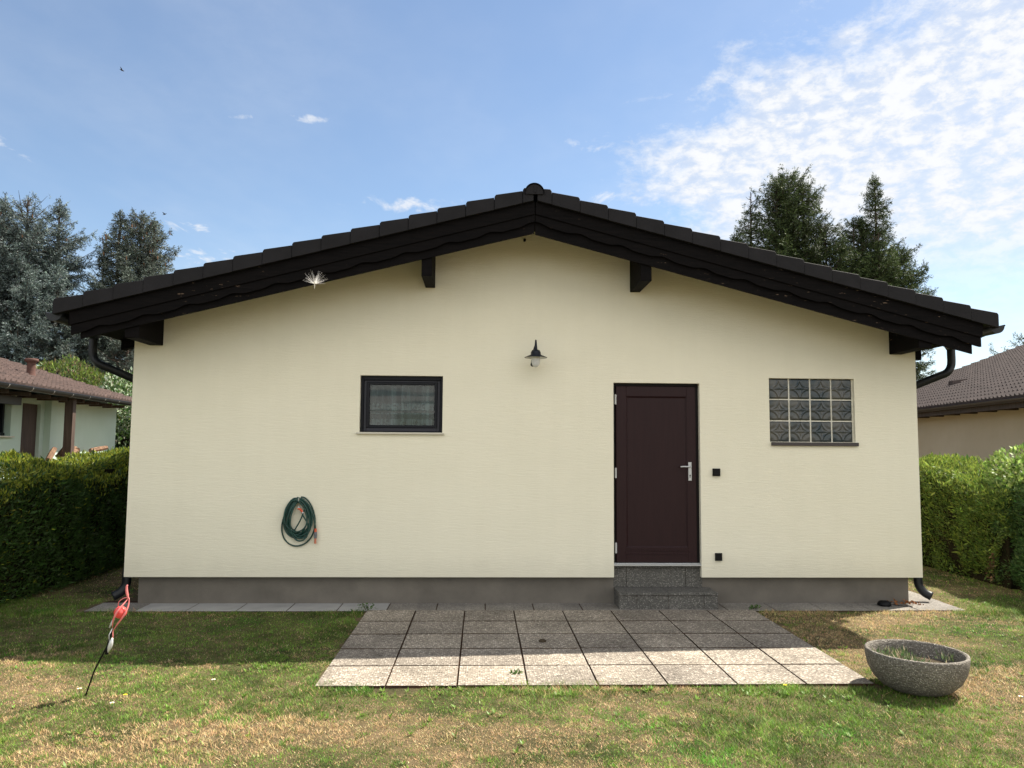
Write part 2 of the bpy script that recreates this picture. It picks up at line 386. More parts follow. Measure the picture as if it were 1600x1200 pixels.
# paving: strip along the house and the terrace, laid slab by slab
rnd = random.Random(5)
j = MB(); j.box(-2.80, 6.22, -.012, .50, -.05, .006); j.box(5.70, 6.22, .50, 1.15, -.05, .006); j.box(.015, 3.96, -2.475, -.012, -.05, .0045)
tag(j.build('paving_bed', 'joint'), 'dark sandy joints under the paving slabs', kind='structure')
pt = MB()
for i in range(5):
    for k in range(8):
        x0, y0 = k*.494+.020, -i*.494-.012; dz = rnd.uniform(0, .005); g = rnd.uniform(-.002, .002)
        t1, t2 = rnd.uniform(-.0012, .0012), rnd.uniform(-.0012, .0012)
        V = [(x0+g, y0-.480, -.03), (x0+.481, y0-.482, -.03), (x0+.481, y0-.006, -.03), (x0+g, y0-.008, -.03)]
        T = [(a, b_, .0165+dz*.4+(t1 if a > x0+.2 else 0)+(t2 if b_ > y0-.2 else 0)) for a, b_, c in V]
        pt.add(V+T, [(0, 3, 2, 1), (4, 5, 6, 7), (0, 1, 5, 4), (1, 2, 6, 5), (2, 3, 7, 6), (3, 0, 4, 7)])
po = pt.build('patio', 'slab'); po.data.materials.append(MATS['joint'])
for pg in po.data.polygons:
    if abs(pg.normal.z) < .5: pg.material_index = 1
tag(po, 'terrace of square exposed aggregate slabs in front of the door', kind='structure')
st = MB(); st2 = MB()
x = -2.79
while x < 6.2:
    w = .495; x1 = min(x+w, 6.215); dz = rnd.uniform(0, .004)
    (st2 if -2.3 < x < -.1 else st).box(x+.003, x1-.003, -.008+rnd.uniform(-.003, .003), .40, -.03, .0105+dz*.4); x += .5
for y in (.402, .80): st.box(5.74, 6.21, y+.003, y+.39, -.03, .0115)
tag(st.build('paving_strip', 'strip_slab', bevel=.003, seg=1), 'strip of gravelly concrete slabs along the plinth', kind='structure')
tag(st2.build('paving_strip', 'plain_slab', bevel=.003, seg=1), 'smooth pale grey part of the slab strip left of the terrace', kind='structure')

# ------------------------------------------------------------------ the house
HX0, HX1, WY, HB, DEP = -2.544, 5.93, .288, .294, 8.3
RX0 = 1.672                                  # ridge
SL = .2614
zt = lambda x: 4.156-SL*abs(x-RX0)           # top of barge boards
zu = lambda x: 4.035-SL*abs(x-RX0)           # underside of the roof boarding
house = thing('bungalow', (RX0, 4.2, 0), 'cream rendered bungalow with dark gable roof, brown door and two small windows facing the terrace', 'house')
holes = [(-.153, .731, 1.815, 2.423), (2.575, 3.517, HB-.01, 2.372), (4.285, 5.232, 1.742, 2.440)]
wl = MB()
xs = sorted({HX0, HX1, RX0, *[h[0] for h in holes], *[h[1] for h in holes]})
zs = sorted({HB, 2.6, *[h[2] for h in holes if h[2] > HB], *[h[3] for h in holes]})
for a, b_ in zip(xs, xs[1:]):
    for c, d in zip(zs, zs[1:]):
        if any(h[0] <= a+1e-6 and h[1] >= b_-1e-6 and h[2] <= c+1e-6 and h[3] >= d-1e-6 for h in holes): continue
        wl.add([(a, WY, c), (b_, WY, c), (b_, WY, d), (a, WY, d)], [(0, 1, 2, 3)])
    wl.add([(a, WY, 2.6), (b_, WY, 2.6), (b_, WY, zu(b_)), (a, WY, zu(a))], [(0, 1, 2, 3)])
RV = .16
for (a, b_, c, d) in holes:                  # reveals
    c2 = max(c, HB)
    wl.add([(a, WY, c2), (a, WY+RV, c2), (a, WY+RV, d), (a, WY, d)], [(0, 1, 2, 3)])
    wl.add([(b_, WY, c2), (b_, WY+RV, c2), (b_, WY+RV, d), (b_, WY, d)], [(0, 1, 2, 3)])
    wl.add([(a, WY, d), (b_, WY, d), (b_, WY+RV, d), (a, WY+RV, d)], [(0, 1, 2, 3)])
    if c > HB: wl.add([(a, WY, c), (b_, WY, c), (b_, WY+RV, c), (a, WY+RV, c)], [(0, 1, 2, 3)])
for X in (HX0, HX1): wl.add([(X, WY, HB), (X, DEP, HB), (X, DEP, zu(X)), (X, WY, zu(X))], [(0, 1, 2, 3)])
wl.add([(HX0, DEP, HB), (HX1, DEP, HB), (HX1, DEP, zu(HX1)), (RX0, DEP, zu(RX0)), (HX0, DEP, zu(HX0))], [(0, 1, 2, 3, 4)])
wl.add([(HX0, WY, HB), (2.575, WY, HB), (2.575, .5, HB), (HX0, .5, HB)], [(0, 1, 2, 3)])
wl.add([(3.517, WY, HB), (HX1, WY, HB), (HX1, .5, HB), (3.517, .5, HB)], [(0, 1, 2, 3)])
wall = wl.build('wall', 'plaster', house)
# inner shell keeps the rooms dark
MB().box(HX0+.3, HX1-.3, 3.2, 3.25, .3, 2.85).build('room_wall', 'interior', wall)
MB().box(-2.42, 5.805, .36, DEP-.1, -.1, .32).build('plinth', 'plinth', house)
# roof
roof = MB()
def slab_poly(x0, x1, lo, hi): return [(x0, lo(x0)), (x1, lo(x1)), (x1, hi(x1)), (x0, hi(x0))]
for x0, x1 in ((-2.93, RX0), (RX0, 6.30)): roof.prism(slab_poly(x0, x1, lambda x: zu(x)+.001, lambda x: zt(x)-.02), -.30, DEP+.5)
roof = roof.build('roof', 'dark_wood', house)
# soffit board joints (thin battens under the boarding)
sb = MB()
for x0, x1 in ((-2.92, RX0-.01), (RX0+.01, 6.29)):
    for y in (-.18, -.06, .06, .18): sb.prism(slab_poly(x0, x1, lambda x: zu(x)-.004, lambda x: zu(x)+.002), y, y+.10)
sb.build('soffit_boards', 'dark_wood', roof)
for sgn, xe, nm in ((-1, -2.90, 'left'), (1, 6.28, 'right')):
    ub = MB(); e = xe; g = .004*sgn
    pts = [(RX0+g, zt(RX0)), (e-.00*sgn, zt(e)), (e-.015*sgn, zt(e)-.132), (RX0+g, zt(RX0)-.134)]
    ub.prism(pts, -.362, -.325)
    ub.build('barge_board', 'dark_wood', roof, bevel=.003, seg=1)
    n = 120; top = []; bot = []
    for i in range(n+1):
        x = RX0+g+(e-.02*sgn-RX0-g)*i/n; ph = abs(x-RX0)*2*math.pi/.425
        bot.append((x, zt(x)-.222+0.013*math.sin(ph+1.0)+.005*math.sin(2*ph+.6))); top.append((x, zt(x)-.128))
    lb = MB()
    for i in range(n):
        a, b_, c, d = bot[i], bot[i+1], top[i+1], top[i]
        V = [(p_[0], y, p_[1]) for y in (-.348, -.318) for p_ in (a, b_, c, d)]
        F = [(0, 1, 2, 3), (4, 7, 6, 5), (0, 4, 5, 1), (3, 2, 6, 7)]
        if i == 0: F.append((0, 3, 7, 4))
        if i == n-1: F.append((1, 5, 6, 2))
        lb.add(V, F)
    lb.build('scalloped_board', 'dark_wood', roof)
    ib = MB(); e2 = e-.10*sgn; I0, I1 = (.318, .288) if sgn < 0 else (.330, .322)
    ib.prism([(RX0+g, zt(RX0)-.05), (e2, zt(e2)-.05), (e2, zt(e2)-I1), (RX0+g, zt(RX0)-I0)], -.317, -.298)
    ib.build('inner_board', 'dark_wood', roof)
    # verge tiles
    vt = MB(); q = .2862; xx = -3.035 if sgn < 0 else 6.415
    for i in range(17):
        lo = xx-sgn*i*q; hi = lo-sgn*(q-.003)
        if sgn*(hi-RX0) < .02: hi = RX0+.02*sgn
        if sgn*(lo-RX0) < .06: break
        zb = lambda x: zt(x)+.006
        dz = rnd.uniform(-.003, .003)
        poly = [(lo, zb(lo)-.006), (lo, zt(lo)+.136+dz), (lo-.014*sgn, zt(lo)+.155+dz*.5), (hi, zt(hi)+.128+dz*.5), (hi, zb(hi)-.006)]
        yl, yh = -.408, -.399
        n_ = len(poly); V = [(a, yl if k < 3 else yh, b_) for k, (a, b_) in enumerate(poly)]+[(a, -.14, b_) for a, b_ in poly]
        V[0] = (poly[0][0], yl, poly[0][1])
        vt.add(V, [tuple(range(n_))[::-1], tuple(range(n_, 2*n_))]+[(k, (k+1) % n_, n_+(k+1) % n_, n_+k) for k in range(n_)])
    xa, xb = sorted((xx-sgn*.02, RX0+.02*sgn)); vt.prism(slab_poly(xa, xb, lambda x: zt(x)+.004, lambda x: zt(x)+.112), -.385, -.15)
    vt.build('verge_tiles', 'roof_tile_black', roof, bevel=.003, seg=1)

def tile_field(name, material, parent, O, A, Uv, ncol, nrow, tw=.30, gauge=.335, amp=.028, step=.028, smooth=True):
    """concrete tiles: O eave corner, A unit vector along the eave, Uv unit vector up the slope"""
    O, A, Uv = [np.array(v, float) for v in (O, A, Uv)]; Nn = np.cross(A, Uv); Nn /= np.linalg.norm(Nn)
    if Nn[2] < 0: Nn = -Nn
    sub = 8; nx = ncol*sub+1; u = np.arange(nx)/sub*tw
    prof = amp*np.maximum(0, np.sin(np.arange(nx)/sub*2*math.pi*2/2*1.0*2))**.8*1.0
    V = []; F = []
    rj = np.random.default_rng(3)
    for r in range(nrow):
        v0, v1 = r*gauge, (r+1)*gauge+.01
        coljit = np.repeat(rj.normal(0, .0025, ncol+1), sub)[:nx]
        b0 = len(V)//1
        rows = [(v0, -.005+0*prof), (v0-.001, step+prof+coljit), (v1, .004+prof+coljit*.3)]
        for (v, h) in rows: V.extend(list(O+A*u[:, None]+Uv*v+Nn*h[:, None]))
        for k in range(2):
            for i in range(nx-1): F.append((b0+k*nx+i, b0+k*nx+i+1, b0+(k+1)*nx+i+1, b0+(k+1)*nx+i))
    me = bpy.data.meshes.new(name)
    root = parent
    while root.parent: root = root.parent
    V = np.array(V)-np.array(ORG[root]); me.from_pydata(V.tolist(), [], F)
    return link(name, me, material, parent, False)
cs = 1/math.hypot(1, SL); up_l = (cs, 0, SL*cs); up_r = (-cs, 0, SL*cs)
nrow = 14
tile_field('roof_tiles', 'roof_tile_black', roof, (-3.03, -.15, zt(-3.03)+.02), (0, 1, 0), up_l, 30, nrow)
tile_field('roof_tiles', 'roof_tile_black', roof, (6.41, -.15, zt(6.41)+.02), (0, 1, 0), up_r, 30, nrow)
# ridge cap
rc = MB(); arc = [(.094*math.cos(a), .094*math.sin(a)) for a in np.linspace(-.15, math.pi+.15, 19)]
for i in range(24):
    y0 = -.430+i*.375; k = 1+.0*i
    V = []; 
    for (y, s_) in ((y0, 1.06), (y0+.39, .98)):
        for (a, b_) in arc: V.append((RX0-.012+a*s_, y, 4.226+b_*s_))
    m_ = len(arc); rc.add(V, [(k_, k_+1, m_+k_+1, m_+k_) for k_ in range(m_-1)])
rc.prism([(RX0-.012+a*.93, 4.226+b_*.93) for a, b_ in arc], -.415, -.400)
rc.box(RX0-.014, RX0+.004, -.422, -.412, 4.23, 4.30)
rc.build('ridge_tiles', 'roof_tile_black', roof)
# purlins
for (x0, x1, zb, ) in ((-2.385, -2.244, 2.717), (.528, .632, 3.382), (2.760, 2.872, 3.368), (5.637, 5.775, 2.715)):
    MB().prism([(x0, zb), (x1, zb), (x1, zu(x1)), (x0, zu(x0))], -.296, WY).build('purlin', 'dark_wood', house, bevel=.004, seg=1)
# rafters tails seen at the eave sides
for k in range(11):
    y = .75+k*.72
    for x0, x1 in ((-2.90, HX0), (HX1, 6.27)): MB().prism([(x0, zu(x0)-.12), (x1, zu(x1)-.12), (x1, zu(x1)), (x0, zu(x0))], y, y+.09).build('rafter_tail', 'dark_wood', roof)
# gutters and downpipes
for sgn, cx in ((-1, -3.05), (1, 6.432)):
    g = MB(); r = .078; zr = 2.945
    an = np.linspace(math.pi, 2*math.pi, 15); out = [(cx+r*math.cos(a), zr+r*math.sin(a)) for a in an]
    inn = [(cx+(r-.004)*math.cos(a), zr+(r-.004)*math.sin(a)) for a in an][::-1]
    for i in range(14):
        g.prism([out[i], out[i+1], inn[13-i], inn[14-i]], -.35, DEP+.45)
    g.prism(out, -.353, -.349)
    ob = cx+sgn*r; g.tube([(ob, -.352, zr+.004), (ob, DEP+.45, zr+.004)], .010, 8)
    gt = g.build('gutter', 'gutter_metal', house)
    for y in np.arange(-.1, 8.3, .72): MB().prism([(cx+(r+.004)*math.cos(a), zr+(r+.004)*math.sin(a)) for a in an]+[(cx+(r+.001)*math.cos(a), zr+(r+.001)*math.sin(a)) for a in an[::-1]], y, y+.03).build('gutter_bracket', 'gutter_metal', gt)
    d = MB(); yp = .44; wx = (HX0-.052) if sgn < 0 else (HX1+.052); yw = .70
    d.tube([(cx, yp, zr-r+.01), (cx, yp, zr-r-.02), (cx, yp, zr-r-.07)], [.085, .075, .047], 16)
    path = smooth_path([(cx, yp, zr-r-.06), (cx, yp, zr-.20), (cx, yp, 2.66), (cx-sgn*.012, yp, 2.60), (cx-sgn*.06, yp, 2.535), (cx-sgn*.15, yp+.05, 2.49), (wx+sgn*.09, yp+.19, 2.385), (wx+sgn*.02, yw-.02, 2.34), (wx, yw, 2.25), (wx, yw, 2.1)], 5)
    d.tube(path, .043, 14)
    d.tube([(wx, yw, 2.12), (wx, yw, 1.2), (wx, yw, .33)], .043, 14)
    dp = d.build('downpipe', 'gutter_metal', house, smooth=True)
    s_ = MB(); s_.tube(smooth_path([(wx, yw, .42), (wx, yw-.02, .38), (wx, .50, .35), (wx-sgn*.005, .47, .28), (wx, .46, .18), (wx+sgn*.04, .43, .11), (wx+sgn*.10, .40, .075)], 4), [.046]*24+[.05], 14)
    s_.build('pipe_shoe', 'gutter_metal', dp, smooth=True)
    MB().tube([(wx, yw, 1.5), (wx, yw, 1.53)], .048, 14).build('pipe_clamp', 'gutter_metal', dp)
# window
wf = MB(); x0, x1, z0, z1 = -.153, .731, 1.815, 2.423; y = WY+.055
def frame(m, x0, x1, z0, z1, y0, y1, l, r, b, t):
    m.box(x0, x0+l, y0, y1, z0, z1); m.box(x1-r, x1, y0, y1, z0, z1); m.box(x0+l, x1-r, y0, y1, z0, z0+b); m.box(x0+l, x1-r, y0, y1, z1-t, z1)
frame(wf, x0, x1, z0, z1, y, y+.06, .030, .030, .008, .045)
win = wf.build('window', 'anthracite', house, bevel=.003, seg=1)
f2 = MB(); frame(f2, x0+.032, x1-.032, z0+.010, z1-.047, y+.018, y+.062, .030, .030, .040, .020); f2.build('window_frame', 'anthracite_light', win, bevel=.004)
f3 = MB(); frame(f3, x0+.063, x1-.063, z0+.051, z1-.068, y+.008, y+.056, .030, .030, .028, .026); f3.build('sash', 'anthracite', win, bevel=.004)
MB().box(x0+.09, x1-.09, y+.034, y+.040, z0+.075, z1-.09).build('pane', 'window_glass', win)
MB().box(-.180, .752, WY-.030, WY+.07, 1.793, 1.813).build('window_sill', 'sill_light', win, bevel=.003, seg=1)
# curtain: one pleated net behind the pane
nc = 420; cxs = np.linspace(x0+.05, x1-.05, nc); cz = [z0+.055, z0+.2, z1-.05]
rng = np.random.default_rng(8)
ph = np.cumsum(rng.uniform(.05, .45, nc)); pl = .016*np.sin(ph*.45)+.014*np.sin(cxs*41)+.006*np.sin(cxs*97+1)
V = []; F = []
for zi in cz:
    k_ = 1.25 if zi < z0+.1 else 1
    V += [(cxs[i]-x0, .085+pl[i]*k_, zi-z0-.07) for i in range(nc)]
for r_ in range(2):
    for i in range(nc-1): F.append((r_*nc+i, r_*nc+i+1, (r_+1)*nc+i+1, (r_+1)*nc+i))
me = bpy.data.meshes.new('curtain'); me.from_pydata(V, [], F)
cu = link('curtain', me, 'lace', win, True, loc=Vector((x0, y, z0+.07))-ORG[house])
# door
dr = MB(); x0, x1, z0, z1 = 2.575, 3.517, .432, 2.372; y = WY+.05
frame(dr, x0, x1, z0, z1, y+.012, y+.09, .030, .030, .002, .030); df = dr
lf = MB(); lx0, lx1, lz0, lz1 = x0+.036, x1-.034, z0+.012, z1-.034; yl = y-.006
a0, a1, b0, b1 = 2.722, 3.385, .60, 2.228
lf.box(lx0, a0, yl, yl+.06, lz0, lz1); lf.box(a1, lx1, yl, yl+.06, lz0, lz1); lf.box(a0, a1, yl, yl+.06, lz0, b0); lf.box(a0, a1, yl, yl+.06, b1, lz1)
lf.box(a0, a1, yl+.016, yl+.05, b0, b1)
def ring(m, a0, a1, b0, b1, w, ya, yb):   # sloping bead round the panel
    O = [(a0, b0), (a1, b0), (a1, b1), (a0, b1)]; I = [(a0+w, b0+w), (a1-w, b0+w), (a1-w, b1-w), (a0+w, b1-w)]
    V = [(p[0], ya, p[1]) for p in O]+[(p[0], yb, p[1]) for p in I]
    m.add(V, [(i, (i+1) % 4, 4+(i+1) % 4, 4+i) for i in range(4)])
ring(lf, a0, a1, b0, b1, .016, yl+.003, yl+.0155)
lf.box(a0-.02, a1+.02, yl-.005, yl+.001, b0-.075, b0-.062); lf.box(a0-.02, a1+.02, yl-.005, yl+.001, b0-.035, b0-.022)
door = lf.build('door', 'door_brown', house, bevel=.0025, seg=1)
df.build('door_frame', 'door_frame', door, bevel=.002, seg=1)
MB().box(x0, x1, WY+.002, y+.10, .412, .430).box(x0, x1, WY+.03, y+.05, .430, .440).build('threshold', 'aluminium', door, bevel=.002, seg=1)
for zc_ in (2.192, 1.397, .597):
    MB().tube([(x0+.030, y-.006, zc_-.055), (x0+.030, y-.006, zc_+.055)], .010, 12).box(x0+.02, x0+.040, y+.0, y+.014, zc_-.05, zc_+.05).build('hinge', 'white_plastic', door)
hd = MB(); hx = 3.413
hd.box(hx-.018, hx+.018, yl-.010, yl-.001, 1.318, 1.518)
hd.tube([(hx, yl-.005, 1.470), (hx, yl-.045, 1.470)], .010, 12)
hd.tube(smooth_path([(hx, yl-.045, 1.470), (hx-.02, yl-.052, 1.470), (hx-.07, yl-.052, 1.470), (hx-.115, yl-.050, 1.468)], 3), .0095, 12)
hnd = hd.build('handle', 'aluminium', door, bevel=.002, seg=1)
MB().tube([(hx, yl-.012, 1.375), (hx, yl-.009, 1.375)], .008, 14).box(hx-.0035, hx+.0035, yl-.0125, yl-.0095, 1.350, 1.372).build('keyhole', 'black_plastic', hnd)
# glass block window
x0, x1, z0, z1 = 4.285, 5.232, 1.742, 2.440; yb = WY+.035
mo = MB().box(x0, x1, yb+.006, yb+.075, z0, z1)
gbw = mo.build('glass_block_window', 'mortar', house)
MB().box(4.297, 5.255, WY-.030, yb+.004, 1.703, 1.741).build('window_sill', 'sill_brown', gbw, bevel=.003, seg=1)
bw, bh = .2185, .2205; ng = 44
def gh(u, v):          # pressed star pattern of the block face, u,v in -1..1
    h = -.003*np.ones_like(u)
    m = np.maximum(abs(u), abs(v)); h = h+.009*np.clip((.97-m)/.08, 0, 1)
    for cu_, cv_ in ((1, 1), (-1, 1), (1, -1), (-1, -1)):
        d = np.hypot(u-cu_*.93, v-cv_*.93)
        h = h+.0045*np.exp(-((d-.88)/.06)**2)*(m < .92)
        h = h-.0006*np.cos(d*8)*(d < .80)
    h = h+.0070*np.exp(-(u/.05)**2)*(abs(v) < .86)*np.clip(1.3-abs(v), 0, 1)+.0070*np.exp(-(v/.05)**2)*(abs(u) < .86)*np.clip(1.3-abs(u), 0, 1)
    return h
uu, vv = np.meshgrid(np.linspace(-1, 1, ng+1), np.linspace(-1, 1, ng+1)); H = gh(uu, vv)
GV = np.stack([uu*bw/2, -H, vv*bh/2], -1).reshape(-1, 3)
GF = [(r_*(ng+1)+c_, r_*(ng+1)+c_+1, (r_+1)*(ng+1)+c_+1, (r_+1)*(ng+1)+c_) for r_ in range(ng) for c_ in range(ng)]
gme = bpy.data.meshes.new('glass_block'); gme.from_pydata(GV.tolist(), [], GF); gme.materials.append(MATS['glass_block'])
gme.polygons.foreach_set('use_smooth', [True]*len(gme.polygons))
rim = MB()
for i in range(4):
    for k in range(3):
        cx = x0+.006+bw/2+i*(bw+.0165); cz_ = z1-.004-bh/2-k*(bh+.0135)
        o = bpy.data.objects.new('glass_block', gme); COL.objects.link(o); o.parent = gbw
        o.location = Vector((cx, yb-.002, cz_))-ORG[house]
        o.rotation_euler = (rnd.uniform(-.01, .01), 0, rnd.uniform(-.012, .012))
# steps
stp = MB()
def tiled_block(m, x0, x1, y0, y1, z0, z1, cuts):
    e = [x0]+cuts+[x1]
    for a, b_ in zip(e, e[1:]):
        m.box(a+.002, b_-.002, y0+.004, y1, z0, z1-.032)
        m.box(a+.0015, b_-.0015, y0-.006, y1, z1-.028, z1)
tiled_block(stp, 2.585, 3.617, .045, .362, 0.0, .180, [2.77, 3.10, 3.47])
tiled_block(stp, 2.579, 3.545, .352, .44, .182, .412, [2.72, 3.36])
steps = stp.build('doorstep', 'step_stone', house, bevel=.002, seg=1)
MB().box(2.595, 3.607, .055, .362, .002, .15).box(2.585, 3.54, .36, .44, .15, .40).build('step_joint', 'joint', steps)

# things fixed to the wall
for (xa, xb, za, zb_), lab in (((3.647, 3.730, 1.370, 1.452), 'small square black socket cover on the wall at door handle height'), ((3.662, 3.738, .471, .552), 'small square black socket cover low on the wall beside the doorstep')):
    t = thing('wall_socket', ((xa+xb)/2, WY, (za+zb_)/2), lab, 'wall socket', 'black sockets right of the door')
    MB().box(xa, xb, WY-.016, WY-.001, za, zb_).build('back_plate', 'black_plastic', t, bevel=.003)
    MB().box(xa+.006, xb-.006, WY-.036, WY-.017, za+.006, zb_-.010).box(xa+.014, xb-.014, WY-.040, WY-.036, zb_-.012, zb_-.006).build('lid', 'black_plastic', t, bevel=.004)
# lamp
lx, lyc = 1.716, .085
lamp = thing('wall_lamp', (lx, WY, 2.60), 'dark metal wall lamp with wide shade and frosted glass high on the cream wall', 'lamp')
MB().lathe([(0, -.014), (.048, -.014), (.048, -.004), (0, 0)], (lx-.02, WY-.002, 2.56), 20, Matrix.Rotation(math.pi/2, 3, 'X')).build('wall_plate', 'lamp_metal', lamp, smooth=False)
MB().tube(smooth_path([(lx-.02, WY-.01, 2.555), (lx-.03, WY-.04, 2.55), (lx-.035, WY-.07, 2.58), (lx-.02, WY-.08, 2.68), (lx-.004, WY-.13, 2.745), (lx, lyc, 2.745), (lx, lyc-.003, 2.70)], 5), .0075, 10).build('arm', 'lamp_metal', lamp, smooth=True)
MB().lathe([(.004, .105), (.009, .10), (.015, .03), (.018, 0), (.040, -.008), (.052, -.03), (.054, -.055), (.118, -.083), (.119, -.087), (.054, -.062), (.02, -.05)], (lx, lyc, 2.697), 36).build('lamp_shade', 'lamp_metal', lamp, smooth=True)
MB().lathe([(.112, -.0835), (.0542, -.0625)], (lx, lyc, 2.695), 36).build('shade_lining', 'shade_white', lamp, smooth=True)
MB().lathe([(.044, 0), (.047, -.03), (.045, -.07), (.036, -.098), (.018, -.115), (0, -.119)], (lx, lyc, 2.628), 28).build('lamp_glass', 'frosted_glass', lamp, smooth=True)
# ridge bolt under the gable
t = MB(); t.lathe([(0, .012), (.012, .01), (.016, 0), (.012, -.02), (0, -.024)], (1.60, WY-.015, 3.93), 12); t.build('gable_hook', 'black_plastic', house)
# garden hose
hose = thing('garden_hose', (-.755, WY, 1.09), 'coiled dark green garden hose with orange fittings hanging on the wall', 'hose')
rr = random.Random(2); pts = []
def loop(cx, top, bot, wd, dx, yy, a0=0, a1=2*math.pi, n=26):
    for k in range(n):
        a = a0+(a1-a0)*k/n
        zc = (top+bot)/2; pts.append((cx+dx*math.cos(a)+wd*math.sin(a)*(1-.18*math.cos(a)), WY-yy-.006*math.sin(3*a), zc+(top-bot)/2*math.cos(a)))
specs = [(-.765, 1.128, .617, .168, .012), (-.762, 1.118, .745, .140, .018), (-.765, 1.110, .715, .128, .030), (-.755, 1.105, .735, .118, .022), (-.770, 1.112, .705, .135, .040),
         (-.750, 1.098, .76, .105, .046), (-.74, 1.10, .70, .115, .034), (-.765, 1.09, .735, .100, .055), (-.745, 1.105, .725, .125, .050), (-.735, 1.09, .675, .098, .062), (-.775, 1.10, .77, .115, .066)]
for i, (c_, t_, b_, w_, yy) in enumerate(specs): loop(c_+rr.uniform(-.008, .008), t_, b_, w_, rr.uniform(-.015, .02), yy)
pts += [(-.70, WY-.055, 1.05), (-.70, WY-.06, .98), (-.735, WY-.065, .88), (-.78, WY-.065, .80), (-.80, WY-.06, .75), (-.74, WY-.055, .70), (-.66, WY-.055, .73), (-.655, WY-.06, .85), (-.70, WY-.065, .93), (-.715, WY-.06, .965)]
MB().tube(smooth_path(pts, 3), .0078, 8).build('hose_coil', 'hose_green', hose, smooth=True)
MB().tube(smooth_path([(-.74, WY-.03, 1.12), (-.66, WY-.032, 1.05), (-.61, WY-.03, .95), (-.583, WY-.03, .84), (-.578, WY-.03, .79)], 5), .0078, 8).build('hose_coil', 'hose_green', hose, smooth=True)
MB().tube([(-.578, WY-.03, .80), (-.577, WY-.03, .765)], [.012, .013], 12).build('connector', 'hose_orange', hose)
MB().tube([(-.577, WY-.03, .765), (-.577, WY-.03, .735), (-.577, WY-.03, .70)], [.013, .016, .014], 12).build('nozzle', 'grey_plastic', hose)
MB().tube([(-.577, WY-.03, .70), (-.577, WY-.03, .66), (-.577, WY-.03, .645)], [.012, .012, .013], 12).build('nozzle_tip', 'nozzle_orange', hose)
MB().tube([(-.735, WY-.068, 1.005), (-.71, WY-.07, .975)], .011, 10).tube([(-.76, WY-.066, 1.01), (-.735, WY-.068, 1.005)], .009, 10).build('connector', 'hose_orange', hose)
MB().tube([(-.712, WY-.07, .975), (-.700, WY-.07, .962)], .010, 10).build('connector_ring', 'white_plastic', hose)
MB().tube([(-.745, WY-.068, 1.03), (-.752, WY-.068, 1.018)], .011, 10).build('connector_ring', 'white_plastic', hose)
MB().tube(smooth_path([(-.752, WY, 1.09), (-.752, WY-.03, 1.085), (-.752, WY-.07, 1.085), (-.752, WY-.075, 1.12)], 4), .006, 8).build('wall_hook', 'aluminium', hose)

# ------------------------------------------------------------------ planter bowl
bc = Vector((4.215, -2.56, 0)); tilt = Matrix.Rotation(math.radians(.6), 3, 'Y')
bowl = thing('planter_bowl', bc, 'round exposed aggregate concrete planter bowl with weeds, standing tilted on the lawn', 'planter')
prof = [(0, .004), (.11, .0), (.16, .012), (.228, .045), (.280, .097), (.313, .16), (.327, .225), (.331, .268), (.328, .279), (.316, .282), (.306, .274), (.299, .25), (.293, .21), (.28, .17)]
MB().lathe(prof, bc+Vector((0, 0, -.012)), 72, tilt).build('bowl', 'bowl_stone', bowl, smooth=True)
MB().lathe([(.285, .175), (.2, .19), (.1, .20), (0, .195)], bc+Vector((0, 0, -.012)), 40, tilt).build('soil', 'dirt', bowl, smooth=True)
rng = np.random.default_rng(21); n = 1100
a = rng.uniform(0, 6.283, n); r = .275*np.sqrt(rng.uniform(0, 1, n)); cl = Waves(4, 14, dim=2)
P = np.stack([r*np.cos(a), r*np.sin(a), .19*np.ones(n)], 1); keep = cl(P[:, :2])+rng.normal(0, .6, n) > .1; P = P[keep]; n = len(P)
P = P @ np.array(tilt).T+np.array(bc)
D = np.stack([rng.normal(0, .45, n), rng.normal(0, .45, n), np.ones(n)], 1)
Ln = rng.uniform(.025, .075, n); V = leafquads(P, D, Ln, rng.uniform(.004, .010, n), rng)
c = jitter_color((.10, .15, .06), n, rng, .25, .12); dead = rng.uniform(0, 1, n) < .22; c[dead] = jitter_color((.42, .36, .24), dead.sum(), rng, .15, .05)
tag(np_mesh('weeds', V, 4, 'leaf', np.repeat(c, 4, 0), bowl), kind='stuff')

# small black round lid by the plinth
t = thing('pot_lid', (5.46, .22, .016), 'small black round lid with a thin cord lying on the slabs below the plinth', 'lid')
MB().lathe([(0, .045), (.045, .043), (.062, .03), (.070, .010), (.070, 0), (0, 0)], (5.46, .22, .017), 28).build('disc', 'black_plastic', t, smooth=True)
MB().tube(smooth_path([(5.52, .21, .026), (5.58, .18, .022), (5.66, .14, .022), (5.70, .10, .022)], 3), .004, 6).build('cord', 'black_plastic', t)
# dead leaves and stone
rng = np.random.default_rng(33)
def litter(name, cx, cy_, sx_, sy_, n, z=.018, size=.035):
    P = np.stack([rng.normal(cx, sx_, n), rng.normal(cy_, sy_, n), np.full(n, z)+rng.uniform(0, .03, n)], 1)
    D = np.stack([rng.normal(size=n), rng.normal(size=n), rng.normal(0, .35, n)], 1)
    V = leafquads(P, D, rng.uniform(.5, 1.3, n)*size, rng.uniform(.4, .8, n)*size, rng)
    return np_mesh(name, V, 4, 'dead_leaf')
tag(litter('dead_leaves', 5.70, .28, .10, .04, 60), 'rust brown dead leaves blown against the right plinth corner', 'dead leaves', kind='stuff')
t = MB(); t.lathe([(0, .022), (.02, .02), (.034, .008), (.034, 0), (0, 0)], (1.69, -1.28, .018), 9); tag(t.build('stone', 'dirt', smooth=True), 'small dark stone lying on the shaded terrace slabs', 'stone')

